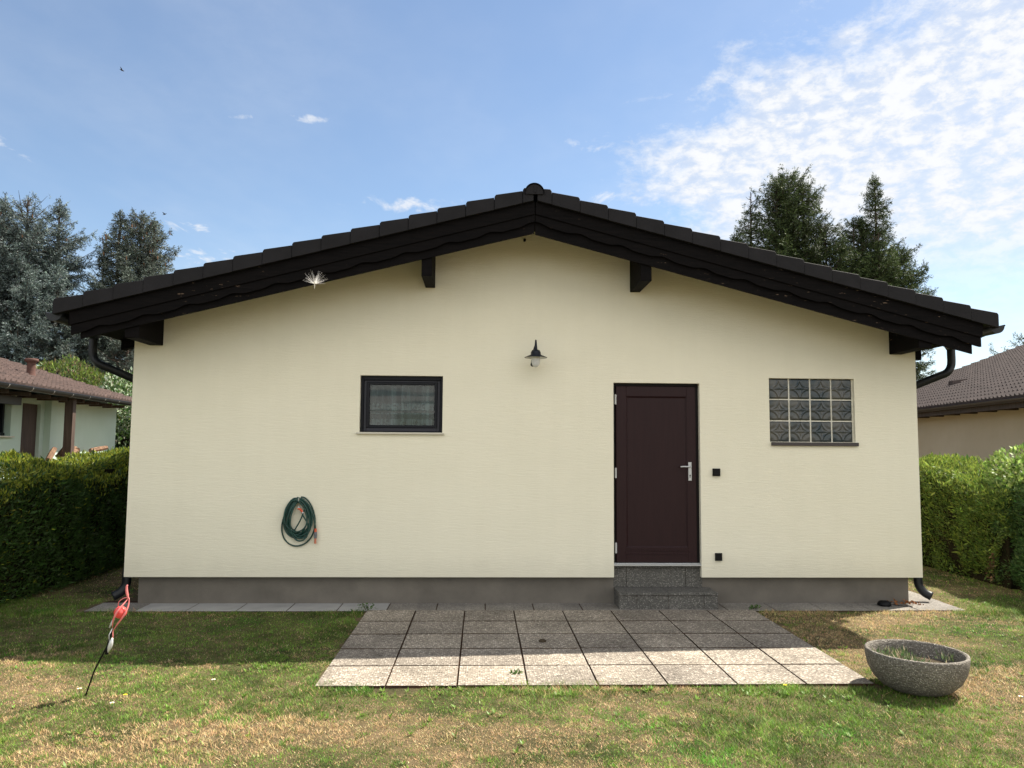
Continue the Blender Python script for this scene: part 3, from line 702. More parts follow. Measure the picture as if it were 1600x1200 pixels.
# ------------------------------------------------------------------ wind spinner on a stake
s0 = Vector((-1.47, -2.60, 0)); s1 = Vector((-1.335, -2.60, .33)); s2 = Vector((-1.235, -2.60, .70))
ws = thing('garden_stake', s0, 'red and white wind spinner ornament leaning on a thin black stake in the lawn', 'garden ornament')
MB().tube([s0-Vector((0, 0, .02)), s0.lerp(s1, .5)+Vector((-.012, 0, 0)), s1], .0055, 8).build('stake', 'black_plastic', ws)
MB().tube(smooth_path([s1+Vector((-.005, 0, -.06)), s1+Vector((.0, 0, .0)), s1+Vector((.018, .01, .10)), s1+Vector((.022, 0, .16))], 4), [.011]*4+[.007]*4+[.004]*5, 8).build('stake_sleeve', 'black_plastic', ws)
MB().tube(smooth_path([s1+Vector((.008, -.01, -.045)), s1+Vector((.022, -.012, .0)), s1+Vector((.034, -.012, .05))], 4), [.003, .007, .011, .014, .015, .015, .013, .009, .005], 8).build('white_vane', 'silver_vane', ws, smooth=True)
bcn = Vector((-1.262, -2.60, .545))
MB().lathe([(.041*math.sin(a), .041*math.cos(a)) for a in np.linspace(0, math.pi, 15)], bcn, 24).build('glass_ball', 'red_glass', ws, smooth=True)
for k, pts_ in enumerate(([(-1.31, -2.60, .44), (-1.285, -2.65, .50), (-1.262, -2.655, .555), (-1.235, -2.63, .60), (-1.215, -2.60, .635)],
                          [(-1.30, -2.60, .43), (-1.27, -2.62, .47), (-1.225, -2.63, .53), (-1.208, -2.61, .59), (-1.208, -2.60, .64)],
                          [(-1.318, -2.60, .33), (-1.30, -2.61, .38), (-1.305, -2.60, .42), (-1.29, -2.60, .45)],
                          [(-1.275, -2.61, .585), (-1.265, -2.62, .62), (-1.235, -2.61, .642), (-1.208, -2.60, .64)])):
    n_ = (len(pts_)-1)*4+1; w = [.002+.0045*math.sin(math.pi*i/(n_-1)) for i in range(n_)] if k < 2 else .0026
    MB().tube(smooth_path(pts_, 4), w, 8).build('twisted_vane', 'pink_vane', ws, smooth=True)
MB().tube(smooth_path([(-1.214, -2.60, .635), (-1.226, -2.60, .68), (-1.228, -2.60, .715), (-1.222, -2.60, .725)], 4), [.005, .006, .008, .0085, .009, .0085, .008, .0075, .007, .0065, .006, .005, .004], 8).build('tip_vane', 'pink_vane', ws, smooth=True)
MB().tube([(-1.31, -2.60, .44), (-1.33, -2.60, .395), (-1.325, -2.60, .34)], .003, 6).tube([(-1.328, -2.605, .445), (-1.31, -2.605, .48), (-1.296, -2.60, .52)], [.004, .009, .004], 8).build('white_vane', 'silver_vane', ws, smooth=True)
for v_ in list(ws.children):
    pass

# ------------------------------------------------------------------ hedges
def hedge(name, label, cat, xf, y0, y1, hfun, depth, side, seed, base, tipc, dead=None, dens=2300, group=None, sun_dry=None):
    """face towards the house at x=xf, body extends `side`*depth"""
    rng = np.random.default_rng(seed); w1 = Waves(seed+1, 2.2); w2 = Waves(seed+2, 9.)
    t = thing(name, (xf+side*depth/2, (y0+y1)/2, 0), label, cat, group)
    Hm = float(np.mean([hfun(v) for v in np.linspace(y0, y1, 9)])); Ly = y1-y0
    parts = []; tops = []
    for kind, area in (('face', Hm*Ly), ('back', Hm*Ly*.35), ('top', depth*Ly*1.15), ('end0', depth*Hm*.8), ('end1', depth*Hm*.4)):
        n = int(area*dens); u = rng.uniform(0, 1, (n, 2)); y = y0+u[:, 0]*Ly; H = np.array([hfun(v) for v in y])
        rnd_ = .10
        if kind in ('face', 'back'):
            X = np.full(n, xf if kind == 'face' else xf+side*depth); Z = u[:, 1]*H; Y = y
            nrm = np.tile([-side if kind == 'face' else side, 0, 0], (n, 1)).astype(float)
            lean = .10*np.clip(Z/H-.6, 0, 1)**1.5*2.2
            X += (side if kind == 'face' else -side)*lean
        elif kind == 'top':
            X = xf+side*(u[:, 1]*depth); Z = H-.06*np.abs(u[:, 1]*2-1)**3; Y = y; nrm = np.tile([0, 0, 1.], (n, 1))
        else:
            yy = y0 if kind == 'end0' else y1
            X = xf+side*u[:, 0]*depth; Z = u[:, 1]*hfun(yy); Y = np.full(n, yy); nrm = np.tile([0, -1. if kind == 'end0' else 1., 0], (n, 1))
        P = np.stack([X, Y, Z], 1); amp = (.05 if side < 0 else .085)*w1(P)+(.03 if side < 0 else .045)*w2(P); inn = rng.exponential(.045, n)
        P = P+nrm*(amp-inn)[:, None]
        D = nrm*.75+np.array([0, 0, .55])+rng.normal(0, .5, (n, 3))
        parts.append((P, D, inn, w2(P))); tops.append(np.full(n, kind == 'top'))
    P = np.concatenate([a[0] for a in parts]); D = np.concatenate([a[1] for a in parts]); inn = np.concatenate([a[2] for a in parts]); ww = np.concatenate([a[3] for a in parts])
    top = np.concatenate(tops)|(P[:, 2] > Hm*.93)
    ok = P[:, 2] > .02; top = top[ok]; P, D, inn, ww = P[ok], D[ok], inn[ok], ww[ok]; n = len(P)
    Ln = rng.uniform(.028, .065, n); long_ = rng.uniform(0, 1, n) < .02; Ln[long_] *= 1.7
    V = leafquads(P, D, Ln, Ln*rng.uniform(.20, .36, n), rng)
    c = jitter_color(base, n, rng, .28, .08); tp = rng.uniform(0, 1, n) < np.where(top, .6, .025 if side < 0 else .24); c[tp] = jitter_color(tipc, tp.sum(), rng, .2, .06)  # top leaves coloured brighter for the sunlit band, as well as new growth
    if dead is not None:
        wd = Waves(seed+9, 2.6); dm = (wd(P) > 1.0) & (rng.uniform(0, 1, n) < .75) & (P[:, 2] < Hm*.85); c[dm] = jitter_color(dead, dm.sum(), rng, .35, .08)
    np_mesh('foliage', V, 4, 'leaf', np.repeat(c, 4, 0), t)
    m = MB(); ny = 24  # solid dark core added inside the leaves to block light
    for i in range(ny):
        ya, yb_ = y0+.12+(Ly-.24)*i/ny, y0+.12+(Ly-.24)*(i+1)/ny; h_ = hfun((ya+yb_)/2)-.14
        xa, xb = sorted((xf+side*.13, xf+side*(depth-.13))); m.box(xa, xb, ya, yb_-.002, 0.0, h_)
    m.build('dark_core', 'hedge_core', t)
    return t
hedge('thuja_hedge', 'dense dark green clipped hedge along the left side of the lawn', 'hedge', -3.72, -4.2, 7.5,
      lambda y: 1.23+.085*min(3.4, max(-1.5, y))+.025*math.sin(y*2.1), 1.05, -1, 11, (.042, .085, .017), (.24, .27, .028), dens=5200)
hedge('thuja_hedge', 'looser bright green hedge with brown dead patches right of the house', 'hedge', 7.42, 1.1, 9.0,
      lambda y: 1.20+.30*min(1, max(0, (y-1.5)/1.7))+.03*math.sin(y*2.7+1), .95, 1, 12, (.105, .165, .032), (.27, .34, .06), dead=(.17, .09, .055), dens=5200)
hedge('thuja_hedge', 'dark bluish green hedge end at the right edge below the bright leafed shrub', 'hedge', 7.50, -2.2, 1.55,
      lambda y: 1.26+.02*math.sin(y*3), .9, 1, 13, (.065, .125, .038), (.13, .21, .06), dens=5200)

def blob(t, name, blobs, n, Ln, ratio, colors, seed, gap=.0, material='leaf', up=.3, flat=False):
    rng = np.random.default_rng(seed); w = Waves(seed+5, 3.0); w2 = Waves(seed+6, 8.)
    vol = np.array([b[3]*b[4]+b[4]*b[5]+b[3]*b[5] for b in blobs]); pick = rng.choice(len(blobs), n, p=vol/vol.sum())
    B = np.array(blobs)[pick]; d = unit(rng.normal(size=(n, 3))); rad = 1-rng.exponential(.13, n)
    P = B[:, :3]+d*B[:, 3:6]*np.clip(rad, .1, 1.1)[:, None]; P = P+d*(w(P)*.10+w2(P)*.05)[:, None]*B[:, 3:4]
    ok = (P[:, 2] > .05) & (w2(P*.8) > -1.3+gap)
    P, d = P[ok], d[ok]; n = len(P)
    D = d*.8+np.array([0, 0, up])+rng.normal(0, .5, (n, 3)); L_ = rng.uniform(.7, 1.4, n)*Ln
    V = leafquads(P, D, L_, L_*ratio, rng); pc = rng.choice(len(colors), n, p=[c_[1] for c_ in colors]); c = np.zeros((n, 3))
    for k, (col, _) in enumerate(colors):
        m_ = pc == k; c[m_] = jitter_color(col, m_.sum(), rng, .25, .07)
    return np_mesh(name, V, 4, material, np.repeat(c, 4, 0), t)
t = thing('shrub', (8.0, 1.6, 0), 'light green broad leafed shrub poking over the hedge at the right edge', 'shrub')
blob(t, 'foliage', [(8.02, 1.55, 1.36, .34, .50, .30), (7.80, 1.2, 1.25, .3, .5, .30), (8.0, .8, 1.3, .4, .5, .3)], 5200, .06, .5, [((.16, .25, .05), .6), ((.30, .38, .12), .4)], 41, up=.5)
MB().tube([(8.0, 1.6, 0), (7.98, 1.58, .7), (8.0, 1.55, 1.3)], [.03, .022, .012], 6).build('trunk', 'bark', t)

# ------------------------------------------------------------------ trees
def tube_np(acc, a, b, r0, r1, n=5):
    acc.tube([a, b], [r0, r1], n, cap=False)
def spruce(name, label, stems, seed, base, tipc, cones=None, group=None, twig=.085, dens=1.15, trunkz=0, droop=.25, loc=None):
    """stems: (x, y, z0, z1, [(height fraction, radius)...]); trunk joins them"""
    rng = np.random.default_rng(seed); x0, y0 = stems[0][0], stems[0][1]
    t = thing(name, (x0, y0, 0), label, 'conifer', group)
    wood = MB(); PP = []; DD = []; TT = []
    zmin = min(s[2] for s in stems)
    for si, (x, y, z0, z1, prof) in enumerate(stems):
        fx, fy = (x, y) if si == 0 else (x0, y0)
        if si == 0:
            wood.tube([(x, y, 0), (x, y, z0), (x, y, z0*.4+z1*.6), (x, y, z1)], [.24, .20, .09, .012], 8)
        else:
            wood.tube(smooth_path([(x0, y0, max(.5, z0-1.4)), ((x+x0)/2, (y+y0)/2, z0-.6), (x, y, z0+.2), (x, y, z1)], 3), [.11]*3+[.08]*3+[.05]*3+[.012], 6)
        hs = [p[0] for p in prof]; rs = [p[1] for p in prof]
        z = z0
        while z < z1-.05:
            f = (z-z0)/(z1-z0); R = float(np.interp(f, hs, rs)); nb = 6 if R > .5 else 5
            az0 = rng.uniform(0, 6.28)
            for k in range(nb):
                az = az0+k*6.283/nb+rng.normal(0, .3); Lb = R*rng.choice([rng.uniform(.45, .8), rng.uniform(.8, 1.15)])
                if Lb < .12: continue
                el = .75*f**1.5-.12-droop*(1-f)*.6+rng.normal(0, .12)
                dh = np.array([math.cos(az), math.sin(az), 0]); up = np.array([0, 0, 1.])
                ns = max(2, int(Lb/.17*dens)); s_ = (np.arange(ns)+rng.uniform(0, 1))/ns; s_ = s_[s_ < 1]
                o = np.array([x, y, z+rng.uniform(-.1, .1)])
                curve = lambda s: o+dh*Lb*s[:, None]*math.cos(el)+up*(Lb*(s*math.sin(el)-droop*.55*s*(1-s)*1.6+.14*s**3))[:, None]
                c0 = curve(np.array([0., .5, 1.]))
                wood.tube([tuple(q) for q in c0], [.012+.012*Lb, .008+.006*Lb, .004], 4, cap=False)
                side = np.cross(dh, up)
                pts = curve(s_[s_ > .12])
                for s1, p in zip(s_[s_ > .12], pts):
                    for sg in (-1, 1, 0):
                        if sg == 0:
                            if rng.uniform() < .5: continue
                            td = np.array([rng.normal(0, .4), rng.normal(0, .4), rng.choice([-1., .8], p=[.65, .35])]); tl = rng.uniform(.15, .32)
                        else:
                            td = dh*.75+side*sg*.8+up*rng.normal(-.08, .25); tl = (.38*Lb*(1-s1)+.16)*rng.uniform(.6, 1.1)
                        td = td/np.linalg.norm(td); m_ = max(2, int(tl/.07)); q = (np.arange(m_)+.3)/m_
                        PP.append(p+td*tl*q[:, None]); DD.append(np.tile(td, (m_, 1))); TT.append(q)
                # tip
                m_ = max(3, int(Lb*.35/.05)); q = np.linspace(.62, 1.02, m_); PP.append(curve(q)); DD.append(np.tile(dh*math.cos(el)+up*(math.sin(el)+.3), (m_, 1))); TT.append(q)
            z += .21/dens**.5*rng.uniform(.7, 1.3)
        # leader
        q = np.arange(0, .6, .04); PP.append(np.stack([0*q+x, 0*q+y, z1-.35+q], 1)[q < .5]); DD.append(np.tile([0, 0, 1.], ((q < .5).sum(), 1))); TT.append(q[q < .5])
    P = np.concatenate(PP); D = np.concatenate(DD); T = np.concatenate(TT)
    P = np.repeat(P, 8, 0)+rng.normal(0, .028, (len(P)*8, 3)); D = np.repeat(D, 8, 0); T = np.repeat(T, 8); n = len(P)
    D = unit(D)*.9+rng.normal(0, .45, (n, 3)); Ln = rng.uniform(.7, 1.3, n)*twig
    V = leafquads(P, D, Ln, Ln*.22, rng)
    wv = Waves(seed+3, 2.0)(P)
    kp = np.repeat(Waves(seed+4, 1.9)(P)+.35*Waves(seed+5, 6.)(P) > -1.35, 1)
    V = V.reshape(-1, 4, 3)[kp].reshape(-1, 3); P, T, wv = P[kp], T[kp], wv[kp]; n = len(P)
    c = jitter_color(base, n, rng, .22, .05); tp = rng.uniform(0, 1, n) < (.15+.45*np.clip(T, 0, 1)); c[tp] = jitter_color(tipc, tp.sum(), rng, .2, .05)
    c *= np.clip(1+.16*wv, .6, 1.5)[:, None]
    np_mesh('crown', V, 4, 'needle', np.repeat(c, 4, 0), t)
    wood.build('trunk', 'bark', t)
    if cones:
        rc_ = np.random.default_rng(seed+8); cand = P[(P[:, 2] > cones[0]) & (P[:, 2] < cones[1])]
        sel = cand[rc_.choice(len(cand), cones[2])]
        for q in sel: MB().tube([(q[0], q[1], q[2]), (q[0], q[1], q[2]-.06), (q[0]+.01, q[1], q[2]-.13)], [.012, .024, .010], 6).build('cone', 'cone_scale', t)

    return t
BB, BT = (.066, .090, .084), (.20, .25, .235)
spruce('blue_spruce', 'large silvery blue spruce at the left edge behind the green neighbour house', [
    (-14.4, 18.3, 1.2, 9.9, [(0, 3.0), (.35, 2.8), (.6, 2.2), (.8, 1.9), (.92, 1.1), (1, .15)]),
    (-13.0, 17.8, 2.5, 7.5, [(0, 1.8), (.5, 1.3), (.8, .7), (1, .12)]),
    (-16.0, 18.5, 2.5, 9.4, [(0, 2.0), (.5, 2.0), (.8, 1.2), (1, .12)]),
    (-13.5, 18.6, 6.5, 9.9, [(0, 1.0), (.5, .9), (.8, .55), (1, .08)]),
    (-14.9, 17.9, 6.5, 9.8, [(0, 1.0), (.5, .9), (.8, .5), (1, .08)])], 101, BB, BT, cones=(7, 9.6, 40), group='blue spruces behind the green house')
spruce('blue_spruce', 'smaller bushy blue spruce with a cone laden top, left of the bungalow roof', [
    (-11.15, 19.6, 1.0, 9.85, [(0, 2.3), (.45, 2.3), (.6, 2.0), (.75, 1.5), (.88, 1.0), (1, .25)]),
    (-12.4, 19.6, 2.2, 8.8, [(0, 1.3), (.5, .9), (.75, .45), (1, .1)]),
    (-11.75, 19.3, 7.2, 9.7, [(0, .8), (.5, .7), (1, .15)]), (-10.6, 19.4, 7.0, 9.5, [(0, .9), (.5, .75), (1, .2)]),
    (-12.3, 18.2, 1.5, 6.4, [(0, 1.9), (.5, 1.7), (1, .3)]), (-10.6, 17.8, 1.2, 5.6, [(0, 1.8), (.5, 1.6), (1, .3)])], 102, (.062, .080, .066), (.155, .185, .155), cones=(8.0, 9.7, 90), group='blue spruces behind the green house')
GB, GT = (.036, .055, .020), (.090, .125, .040)
spruce('spruce', 'dark green spruce with several tops behind the right roof slope, nearer the ridge', [
    (12.2, 19.0, 2.0, 11.6, [(0, 2.6), (.45, 2.4), (.62, 2.0), (.70, 1.3), (.8, 1.15), (.93, .95), (1, .35)]),
    (10.9, 19.2, 4.5, 11.0, [(0, 1.5), (.45, 1.0), (.7, .6), (.9, .38), (1, .1)]),
    (11.7, 18.8, 6.5, 11.2, [(0, 1.2), (.5, .95), (.85, .8), (1, .25)]),
    (12.75, 19.0, 6.0, 11.2, [(0, 1.2), (.5, 1.1), (.85, .85), (1, .3)]),
    (13.4, 18.7, 5.0, 9.6, [(0, 1.5), (.5, 1.25), (.85, .8), (1, .3)]),
    (14.0, 18.9, 4.0, 8.9, [(0, 1.6), (.6, 1.2), (1, .2)]),
    (10.3, 19.0, 4.0, 9.3, [(0, 1.6), (.6, 1.0), (1, .15)])], 103, GB, GT, group='green spruces behind the right roof slope')
spruce('spruce', 'dark green spruce with one narrow top behind the right roof slope, nearer the eave', [
    (15.65, 19.4, 2.0, 11.65, [(0, 2.0), (.4, 2.0), (.58, 1.8), (.70, 1.0), (.8, .75), (.92, .5), (1, .1)]),
    (14.7, 19.2, 4.5, 10.0, [(0, 1.5), (.5, 1.1), (.85, .7), (1, .25)]),
    (15.0, 19.2, 5.5, 9.9, [(0, 1.4), (.5, .9), (.8, .5), (1, .1)]),
    (15.3, 18.6, 5.0, 9.4, [(0, 1.3), (.6, .8), (1, .15)]),
    (16.3, 19.2, 4.5, 8.9, [(0, 1.2), (.5, 1.1), (.85, .8), (1, .35)])], 104, GB, GT, group='green spruces behind the right roof slope')
spruce('spruce', 'sliver of green conifer showing above the brown tiled roof at the right edge', [
    (22.6, 20.5, 1.2, 6.2, [(0, 2.4), (.5, 2.1), (.8, 1.3), (1, .2)])], 105, GB, GT)
t = thing('juniper', (-11.6, 14.6, 0), 'yellowish green bushy conifer above the end of the green house roof', 'bush')
blob(t, 'foliage', [(-10.9, 14.8, 2.6, 1.3, 1.0, 1.55), (-9.9, 14.8, 2.2, 1.3, 1.0, 1.5), (-12.0, 14.9, 2.2, 1.2, 1.0, 1.4)], 26000, .10, .32, [((.14, .19, .035), .55), ((.07, .11, .03), .3), ((.20, .14, .085), .15)], 51, up=.6)
MB().tube([(-10.9, 14.8, 0), (-10.9, 14.8, 2.5)], [.09, .04], 7).build('trunk', 'bark', t)
t = thing('variegated_shrub', (-9.0, 13.6, 0), 'shrub with white edged leaves between the green house and the bungalow', 'shrub')
blob(t, 'foliage', [(-8.85, 13.7, 2.6, .85, .7, .95), (-8.5, 13.7, 1.3, .9, .8, 1.2)], 9000, .085, .55, [((.07, .13, .035), .6), ((.42, .48, .34), .4)], 52, up=.4)
MB().tube([(-8.8, 13.7, 0), (-8.8, 13.7, 2.4)], [.05, .02], 6).build('trunk', 'bark', t)
t = thing('ivy_bush', (-8.0, 12.9, 0), 'dark leafy bush in the gap beside the bungalow wall', 'bush')
blob(t, 'foliage', [(-7.75, 13.1, .95, .75, .5, 1.2), (-6.6, 13.4, .95, .9, .5, 1.25), (-8.9, 13.5, .9, .8, .5, 1.1)], 9000, .09, .6, [((.022, .05, .018), .8), ((.05, .09, .03), .2)], 53, up=.2)
MB().box(-9.5, -5.8, 13.3, 13.6, 0, 1.8).build('dark_core', 'hedge_core', t)  # solid dark box added inside the bush

# ------------------------------------------------------------------ neighbour houses
def neighbour(name, label, G0, G1, zg, side, pitch_, run, tile, tred, wallmat, guttermat):
    """gutter from G0 to G1 (xy), roof rises towards `side`"""
    G0, G1 = Vector((*G0, 0)), Vector((*G1, 0)); A = (G1-G0).normalized(); Ln = (G1-G0).length; B = Vector((-A.y, A.x, 0))
    if B.x*side < 0: B = -B
    t = thing(name, (G0+A*Ln/2+B*3), label, 'house')
    P = lambda u, v, z: G0+A*u+B*v+Vector((0, 0, z))
    return t, P, A, B, Ln
def pbox(m, P, u0, u1, v0, v1, z0, z1):
    V = [P(u, v, z) for u in (u0, u1) for v in (v0, v1) for z in (z0, z1)]
    m.add(V, [(0, 1, 3, 2), (4, 6, 7, 5), (0, 4, 5, 1), (2, 3, 7, 6), (0, 2, 6, 4), (1, 5, 7, 3)]); return m
# left: green house
G0 = Vector((-7.02, 5.35)); G1 = Vector((-7.69, 11.9)); dd = (G1-G0).normalized()
g0 = G0-dd*7.5; g1 = G0+dd*7.55
nh, P, A, B, Ln = neighbour('green_house', 'pale green rendered bungalow with reddish tiled roof beyond the left hedge', g0, g1, 2.65, -1, .30, 4.6, None, None, None, None)
U0 = 7.5                                     # u offset so that u-U0 is metres past G0
PT = .30; c_ = 1/math.hypot(1, PT)
w = MB()
# wall A with door recess and window, wall B standing .25 forward
pbox(w, P, .5, U0+1.93-.0, .75, .95, 0, 2.62)
def wallA(m, u0, u1, z0, z1): pbox(m, P, U0+u0, U0+u1, .75, .95, z0, z1)
w = MB(); wallA(w, -7.0, .55, 0, 2.62); wallA(w, .55, 2.05, 0, 1.80); wallA(w, .55, 2.05, 2.42, 2.62); wallA(w, 2.05, 2.48, 0, 2.62); wallA(w, 2.48, 3.27, 2.47, 2.62); wallA(w, 3.27, 3.9, 0, 2.62)
pbox(w, P, U0+3.45, U0+7.20, .62, .86, 0, 2.60); pbox(w, P, U0+6.95, U0+7.20, .86, 7.9, 0, 2.6); pbox(w, P, .5, .75, .95, 7.9, 0, 2.6); pbox(w, P, .5, U0+7.2, 7.9, 8.1, 0, 2.6)
# gable infill at far end
for uu_ in (.5, U0+7.0): w.add([P(uu_, .5, 2.6), P(uu_, 8.1, 2.6), P(uu_, 4.3, 2.62+3.9*PT), P(uu_+.2, .5, 2.6), P(uu_+.2, 8.1, 2.6), P(uu_+.2, 4.3, 2.62+3.9*PT)], [(0, 1, 2), (3, 5, 4), (0, 2, 5, 3), (1, 4, 5, 2)])
wo = w.build('wall', 'mint_plaster', nh)
pbox(MB(), P, U0+2.485, U0+3.265, .82, .88, 0, 2.465).build('door', 'brown_board', nh)
m = MB(); pbox(m, P, U0+.55, U0+2.05, .90, .93, 1.8, 2.42); wd = m.build('window', 'anthracite', nh)
m = MB(); pbox(m, P, U0+.6, U0+2.0, .885, .895, 1.85, 2.40); m.build('pane', 'window_glass', wd)
m = MB()
for uu_ in (.58, 1.28, 1.97): pbox(m, P, U0+uu_-.03, U0+uu_+.03, .85, .90, 1.8, 2.42)
pbox(m, P, U0+.55, U0+2.05, .852, .898, 1.80, 1.86); m.build('window_frame', 'anthracite', wd)
m = MB(); pbox(m, P, U0+.50, U0+2.10, .60, .75, 2.40, 2.56); m.build('shutter_box', 'anthracite_light', wd)
m = MB(); pbox(m, P, U0+.5, U0+2.1, .69, .80, 1.77, 1.797); m.build('window_sill', 'sill_light', wd)
m = MB()
for v0, v1, za, zb_ in ((-.02, 4.3, 2.62, 2.62+4.32*PT), (4.3, 8.6, 2.62+4.32*PT, 2.62)):
    V = [P(u, v, z) for u in (.2, Ln-.0) for (v, z) in ((v0, za), (v1, zb_), (v1, zb_+.08), (v0, za+.08))]
    m.add(V, [(0, 1, 2, 3), (4, 7, 6, 5), (0, 4, 5, 1), (3, 2, 6, 7), (0, 3, 7, 4), (1, 5, 6, 2)])
rf = m.build('roof', 'brown_board', nh)
upv = (B*c_+Vector((0, 0, PT*c_)))
tile_field('roof_tiles', 'tile_red', rf, P(.2, -.08, 2.70), A, upv, int((Ln-.2)/.38), 14, tw=.38, gauge=.33, amp=.045, step=.032)
upb = (-B*c_+Vector((0, 0, PT*c_)))
tile_field('roof_tiles', 'tile_red', rf, P(.2, 8.68, 2.70), A, upb, int((Ln-.2)/.38), 14, tw=.38, gauge=.33, amp=.045, step=.032)
m = MB(); m.tube([P(.2, 4.3, 2.72+4.32*PT+.05), P(Ln, 4.3, 2.72+4.32*PT+.05)], .11, 10); m.build('ridge_tiles', 'tile_red', rf)
def half_gutter(P, u0, u1, v, z, r, name, material, parent, up_sign=-1):
    m = MB(); an = np.linspace(math.pi, 2*math.pi, 11)
    for i in range(10):
        q = [(v+r*math.cos(an[k]), z+r*math.sin(an[k])) for k in (i, i+1)]+[(v+(r-.004)*math.cos(an[k]), z+(r-.004)*math.sin(an[k])) for k in (i+1, i)]
        V = [P(u, a, b_) for u in (u0, u1) for a, b_ in q]; m.add(V, [(0, 1, 2, 3), (4, 7, 6, 5)]+[(k, (k+1) % 4, 4+(k+1) % 4, 4+k) for k in range(4)])
    m.tube([P(u0, v-r, z), P(u1, v-r, z)], .009, 6)
    return m.build(name, material, parent)
gt = half_gutter(P, .2, Ln, -.12, 2.665, .075, 'gutter', 'gutter_metal', nh)
for k in range(14):
    m = MB(); u = U0+.75-.85*6+.85*k
    if u > Ln: break
    for a in np.linspace(math.pi*.98, 1.6*math.pi, 7): pass
    an = np.linspace(math.pi*.97, math.pi*1.75, 9); V = []; F = []
    for i, a in enumerate(an):
        for du in (0, .022): V.append(P(u+du, -.12+.080*math.cos(a), 2.665+.080*math.sin(a)))
    F = [(2*i, 2*i+1, 2*i+3, 2*i+2) for i in range(8)]; m.add(V, F); m.build('gutter_clip', 'clip_metal', gt)
m = MB(); pbox(m, P, U0+3.06, U0+3.22, .04, .20, 0, 2.60); m.build('porch_post', 'brown_board', nh)
for k in range(17):
    u = .6+k*.82; pbox(MB(), P, u, u+.09, .12, .7, 2.545, 2.615).build('rafter_tail', 'brown_board', rf)
# clay vent pipe on the roof
vb = P(U0+3.4, 2.5, 0); vz = 2.72+2.5*PT
vb = Vector((-8.62, 9.0, 0)); vv_ = (vb-P(0, 0, 0)).dot(B); vz = 2.70+vv_*PT
m = MB(); m.lathe([(.13, -.06), (.115, .0), (.10, .06), (.085, .10), (.083, .31), (.088, .34), (.135, .36), (.135, .41), (.12, .42), (0, .425)], (vb.x, vb.y, vz), 20); m.build('vent_pipe', 'vent_clay', rf, smooth=True)
m = MB(); q = P(U0+5.1, 3.3, 2.74+3.3*PT)
m.tube([q, q+Vector((0, 0, .20))], .012, 6).tube([q+A*.12, q+A*.12+Vector((0, 0, .20))], .012, 6).tube([q+Vector((0, 0, .2)), q+A*.12+Vector((0, 0, .2))], .012, 6); m.build('snow_hook', 'gutter_metal', rf)
# firewood leaning by the post: each log a thing
rr = random.Random(9)
logs = [(3.25, .25, 1.36, .50, 60), (3.40, .32, 1.40, .42, 35), (3.58, .28, 1.36, .45, 5), (3.80, .25, 1.38, .40, 20), (4.02, .30, 1.36, .42, 165), (2.80, .30, 1.33, .35, 40), (4.9, .30, 1.37, .55, 3), (5.2, .28, 1.42, .5, 8)]
for i, (u, v, z, l, a) in enumerate(logs):
    a = math.radians(a); c0 = P(U0+u, v, z+.11); d = A*math.cos(a)*l/2+Vector((0, 0, 1))*math.sin(a)*l/2+B*rr.uniform(-.1, .1)
    lg = MB().tube([c0-d, c0, c0+d], [.055, .06, .05], 7).build('firewood_log', 'firewood')
    names = ['split firewood log leaning steeply against the porch post', 'firewood log tilted at the post foot of the green house', 'firewood log lying flat just right of the porch post', 'short firewood log lying slightly raised above the hedge top',
             'firewood log sloping down to the right of the porch pile', 'upright firewood log on the left side of the porch post', 'pale firewood log lying near the wall end of the green house', 'pale firewood log topmost near the wall end of the green house']
    tag(lg, names[i], 'firewood', 'firewood by the porch post')
m = MB(); pbox(m, P, U0+2.6, U0+5.8, .02, .48, 0, 1.24); tag(m.build('wood_stack', 'firewood'), 'low stacked firewood base beside the porch post, mostly behind the hedge', 'wood stack')

# right: beige house
R0 = Vector((11.66, 6.53)); R1 = Vector((12.51, 11.72)); dd = (R1-R0).normalized(); r0 = R0-dd*5.0; r1 = R0+dd*14.2
nb, P, A, B, Ln = neighbour('beige_house', 'beige rendered house with brown tiled roof beyond the right hedge', r0, r1, 2.65, 1, .36, 5, None, None, None, None)
PT = .385; c_ = 1/math.hypot(1, PT); run = 8.6
w = MB(); pbox(w, P, .6, Ln-.5, .5, .7, 0, 2.6); pbox(w, P, .6, .8, .7, 2*run-1, 0, 2.6); pbox(w, P, Ln-.7, Ln-.5, .7, 2*run-1, 0, 2.6); pbox(w, P, .6, Ln-.5, 2*run-1, 2*run-.8, 0, 2.6)
for uu_ in (.6, Ln-.7): w.add([P(uu_, .5, 2.6), P(uu_, 2*run-.8, 2.6), P(uu_, run, 2.6+(run-.3)*PT), P(uu_+.2, .5, 2.6), P(uu_+.2, 2*run-.8, 2.6), P(uu_+.2, run, 2.6+(run-.3)*PT)], [(0, 1, 2), (3, 5, 4), (0, 2, 5, 3), (1, 4, 5, 2)])
w.build('wall', 'beige_plaster', nb)
m = MB()
for v0, v1, za, zb_ in ((0, run, 2.63, 2.63+run*PT), (run, 2*run, 2.63+run*PT, 2.63)):
    V = [P(u, v, z) for u in (.2, Ln) for (v, z) in ((v0, za), (v1, zb_), (v1, zb_+.08), (v0, za+.08))]
    m.add(V, [(0, 1, 2, 3), (4, 7, 6, 5), (0, 4, 5, 1), (3, 2, 6, 7), (0, 3, 7, 4), (1, 5, 6, 2)])
rf = m.build('roof', 'brown_board', nb)
tile_field('roof_tiles', 'tile_brown', rf, P(.2, -.06, 2.71), A, B*c_+Vector((0, 0, PT*c_)), int((Ln-.2)/.34), 28, tw=.34, gauge=.33, amp=.045, step=.038)
